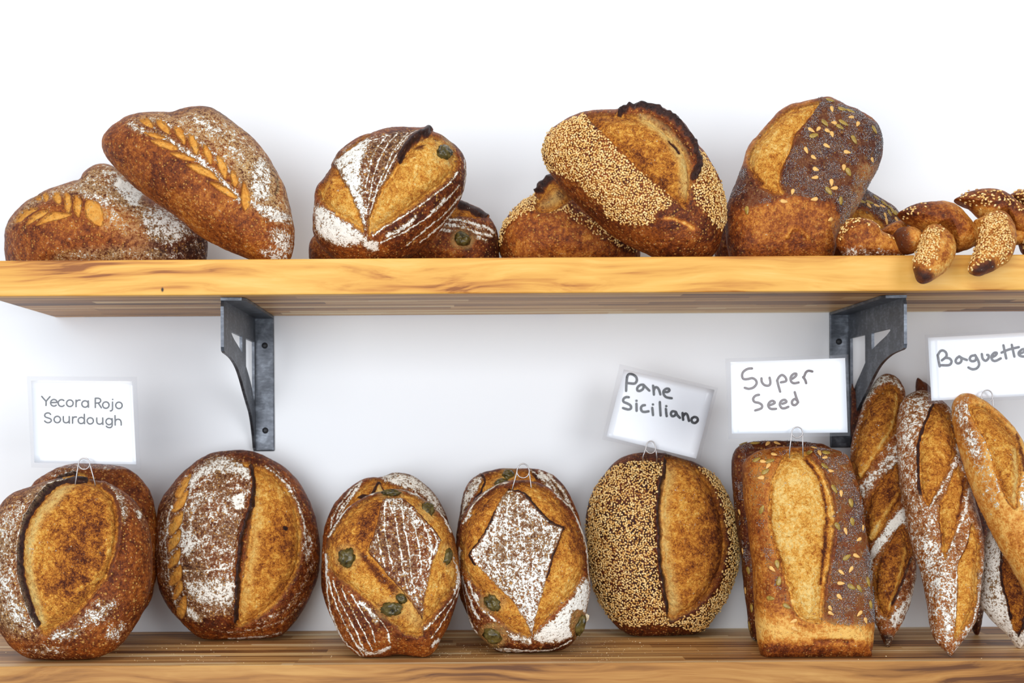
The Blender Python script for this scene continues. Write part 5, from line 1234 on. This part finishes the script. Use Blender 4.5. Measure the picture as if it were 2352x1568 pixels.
BAG = [[(313, 462), (328, 560), (345, 650)], [(315, 468), (350, 405), (400, 390), (450, 428), (452, 490), (380, 552)], [(440, 510), (505, 520), (538, 570), (500, 628), (360, 630)], [(668, 485), (622, 520), (606, 570), (640, 602), (690, 580), (702, 530), (668, 485)], [(672, 490), (720, 520), (790, 545)],
       [(930, 470), (865, 480), (836, 528), (868, 565), (925, 555), (942, 510), (930, 470)], [(925, 465), (975, 555), (990, 625), (950, 683), (880, 697), (815, 668)], [(1035, 448), (1048, 520), (1095, 558), (1142, 520), (1145, 470), (1122, 462)],
       [(1205, 500), (1258, 470), (1280, 430), (1235, 430), (1192, 490), (1212, 550), (1268, 558), (1345, 518)], [(1388, 305), (1410, 410), (1435, 520)], [(1525, 297), (1545, 390), (1568, 490)], [(1357, 425), (1480, 373), (1640, 335)],
       [(1650, 445), (1720, 415), (1742, 380), (1700, 370), (1642, 420), (1650, 470), (1720, 488), (1800, 462)]]
card('white printed card reading Yecora Rojo Sourdough above the big left boule', 'D5', [(340, 115), (1440, 120), (1487, 1027), (375, 1008)], [(293, 66), (1490, 72), (1532, 1082), (343, 1062)], -.222, -.226, 'D5', YEC, 1.7, M_INK, .002)
card('crooked white handwritten card reading Pane Siciliano', 'D6', [(128, 237), (632, 352), (530, 733), (32, 610)], [(106, 208), (652, 340), (548, 752), (8, 626)], -.096, -.108, 'T1', PANE, 2.95, M_INK, .002)
card('white handwritten card reading Super Seed in front of the right bracket', 'D6', [(722, 196), (1358, 174), (1372, 588), (728, 594)], [(693, 177), (1376, 154), (1387, 606), (712, 624)], -.252, -.258, 'T2', SUP, 2.8, M_INK_GLARE, .0035)
card('white handwritten card reading Baguette cut off by the right frame edge', 'T3', [(150, 180), (2500, 50), (2540, 1090), (210, 1212)], [(108, 132), (2560, 10), (2600, 1150), (165, 1268)], -.172, -.178, 'T3', BAG, 2.8, M_INK_G, .0035)

def pick(label, crop, left, right, c, r, y, top=None):
    """bent wire pick: two legs and one loop"""
    L, Rr, C = pix(crop, [left])[0], pix(crop, [right])[0], pix(crop, [c])[0]
    k = CROPS[crop][2]; rx = r / k; ry = (top or r) / k
    P = [(L[0], L[1] + 14), (L[0] * .999 + C[0] * .001, L[1]), tuple(L * .5 + np.array([C[0] - rx, C[1]]) * .5)]
    n = 36
    for i in range(n + 1):
        a = pi - i / n * 3 * pi
        up = sin(a) > 0
        P.append((C[0] + rx * cos(a), C[1] - (ry if up else rx) * sin(a)))
    P += [tuple(Rr * .5 + np.array([C[0] + rx, C[1]]) * .5), tuple(Rr), (Rr[0], Rr[1] + 14)]
    m = len(P)
    W3 = np.array([at(px, py, y + .0016 * (i / m - .5) * 2 + (.004 if i in (0, m - 1) else 0)) for i, (px, py) in enumerate(P)])
    root_loc = W3[[0, -1]].mean(0)
    V, Fs = tube(W3, .00068, 8)
    o = add_mesh('wire_pick', np.array(V) - root_loc, Fs, M_WIRE, None, True)
    o.location = root_loc
    return tag(o, label, 'card holder', 'bent wire card picks')
pick('bent wire pick under the Yecora Rojo Sourdough card, stuck in the left boule', 'D5', (820, 1252), (1038, 1240), (918, 1020), 62, -.2345)
pick('bent wire pick without a card, on the right front olive loaf', 'D2', (1355, 250), (1490, 275), (1430, 128), 42, -.2065, 55)
pick('bent wire pick under the Pane Siciliano card, on the sesame loaf', 'D3', (418, 182), (503, 182), (466, 132), 30, -.113, 45)
pick('bent wire pick under the Super Seed card, on the front seeded loaf', 'D3', (1316, 152), (1398, 148), (1363, 34), 33, -.2625)
pick('bent wire pick under the Baguette card, on the pale golden baguette', 'D4', (795, 236), (866, 266), (835, 152), 27, -.1835, 32)

rng = random.Random(5)
parts = []
def crumb(px, py, sz):
    h = on_plane([(px, py)], (0, 0, Z_LOW), np.array([0, 0, 1.0]))[0]
    if not (-.275 < h[1] < -.01): return
    e, f = ellipsoid(6, 4)
    e = e * (1 + .35 * vnoise(e, 2.1, rng.randrange(999)))[:, None] * (sz * rng.uniform(.6, 1.3), sz * rng.uniform(.6, 1.3), sz * rng.uniform(.4, .8))
    parts.append((e + h + (0, 0, sz * .3), f))
for _ in range(90): crumb(rng.gauss(1080, 60), rng.uniform(1478, 1512), rng.uniform(.0002, .0006))
for _ in range(110): crumb(rng.gauss(1370, 50), rng.uniform(1465, 1520), rng.uniform(.0002, .0006))
for _ in range(70): crumb(rng.uniform(0, 2352), rng.uniform(1470, 1522), rng.uniform(.0003, .0009))
for _ in range(50): crumb(rng.gauss(420, 80), rng.uniform(1475, 1520), rng.uniform(.0003, .0007))
V, Fs = merge(parts)
o = add_mesh('bread_crumbs', V, Fs, simple('crumb_dust', (.80, .62, .38), .9, .2, 0, (500, .3)))
tag(o, 'fine bread crumbs and flour specks scattered on the lower shelf', 'crumbs', None, 'stuff')
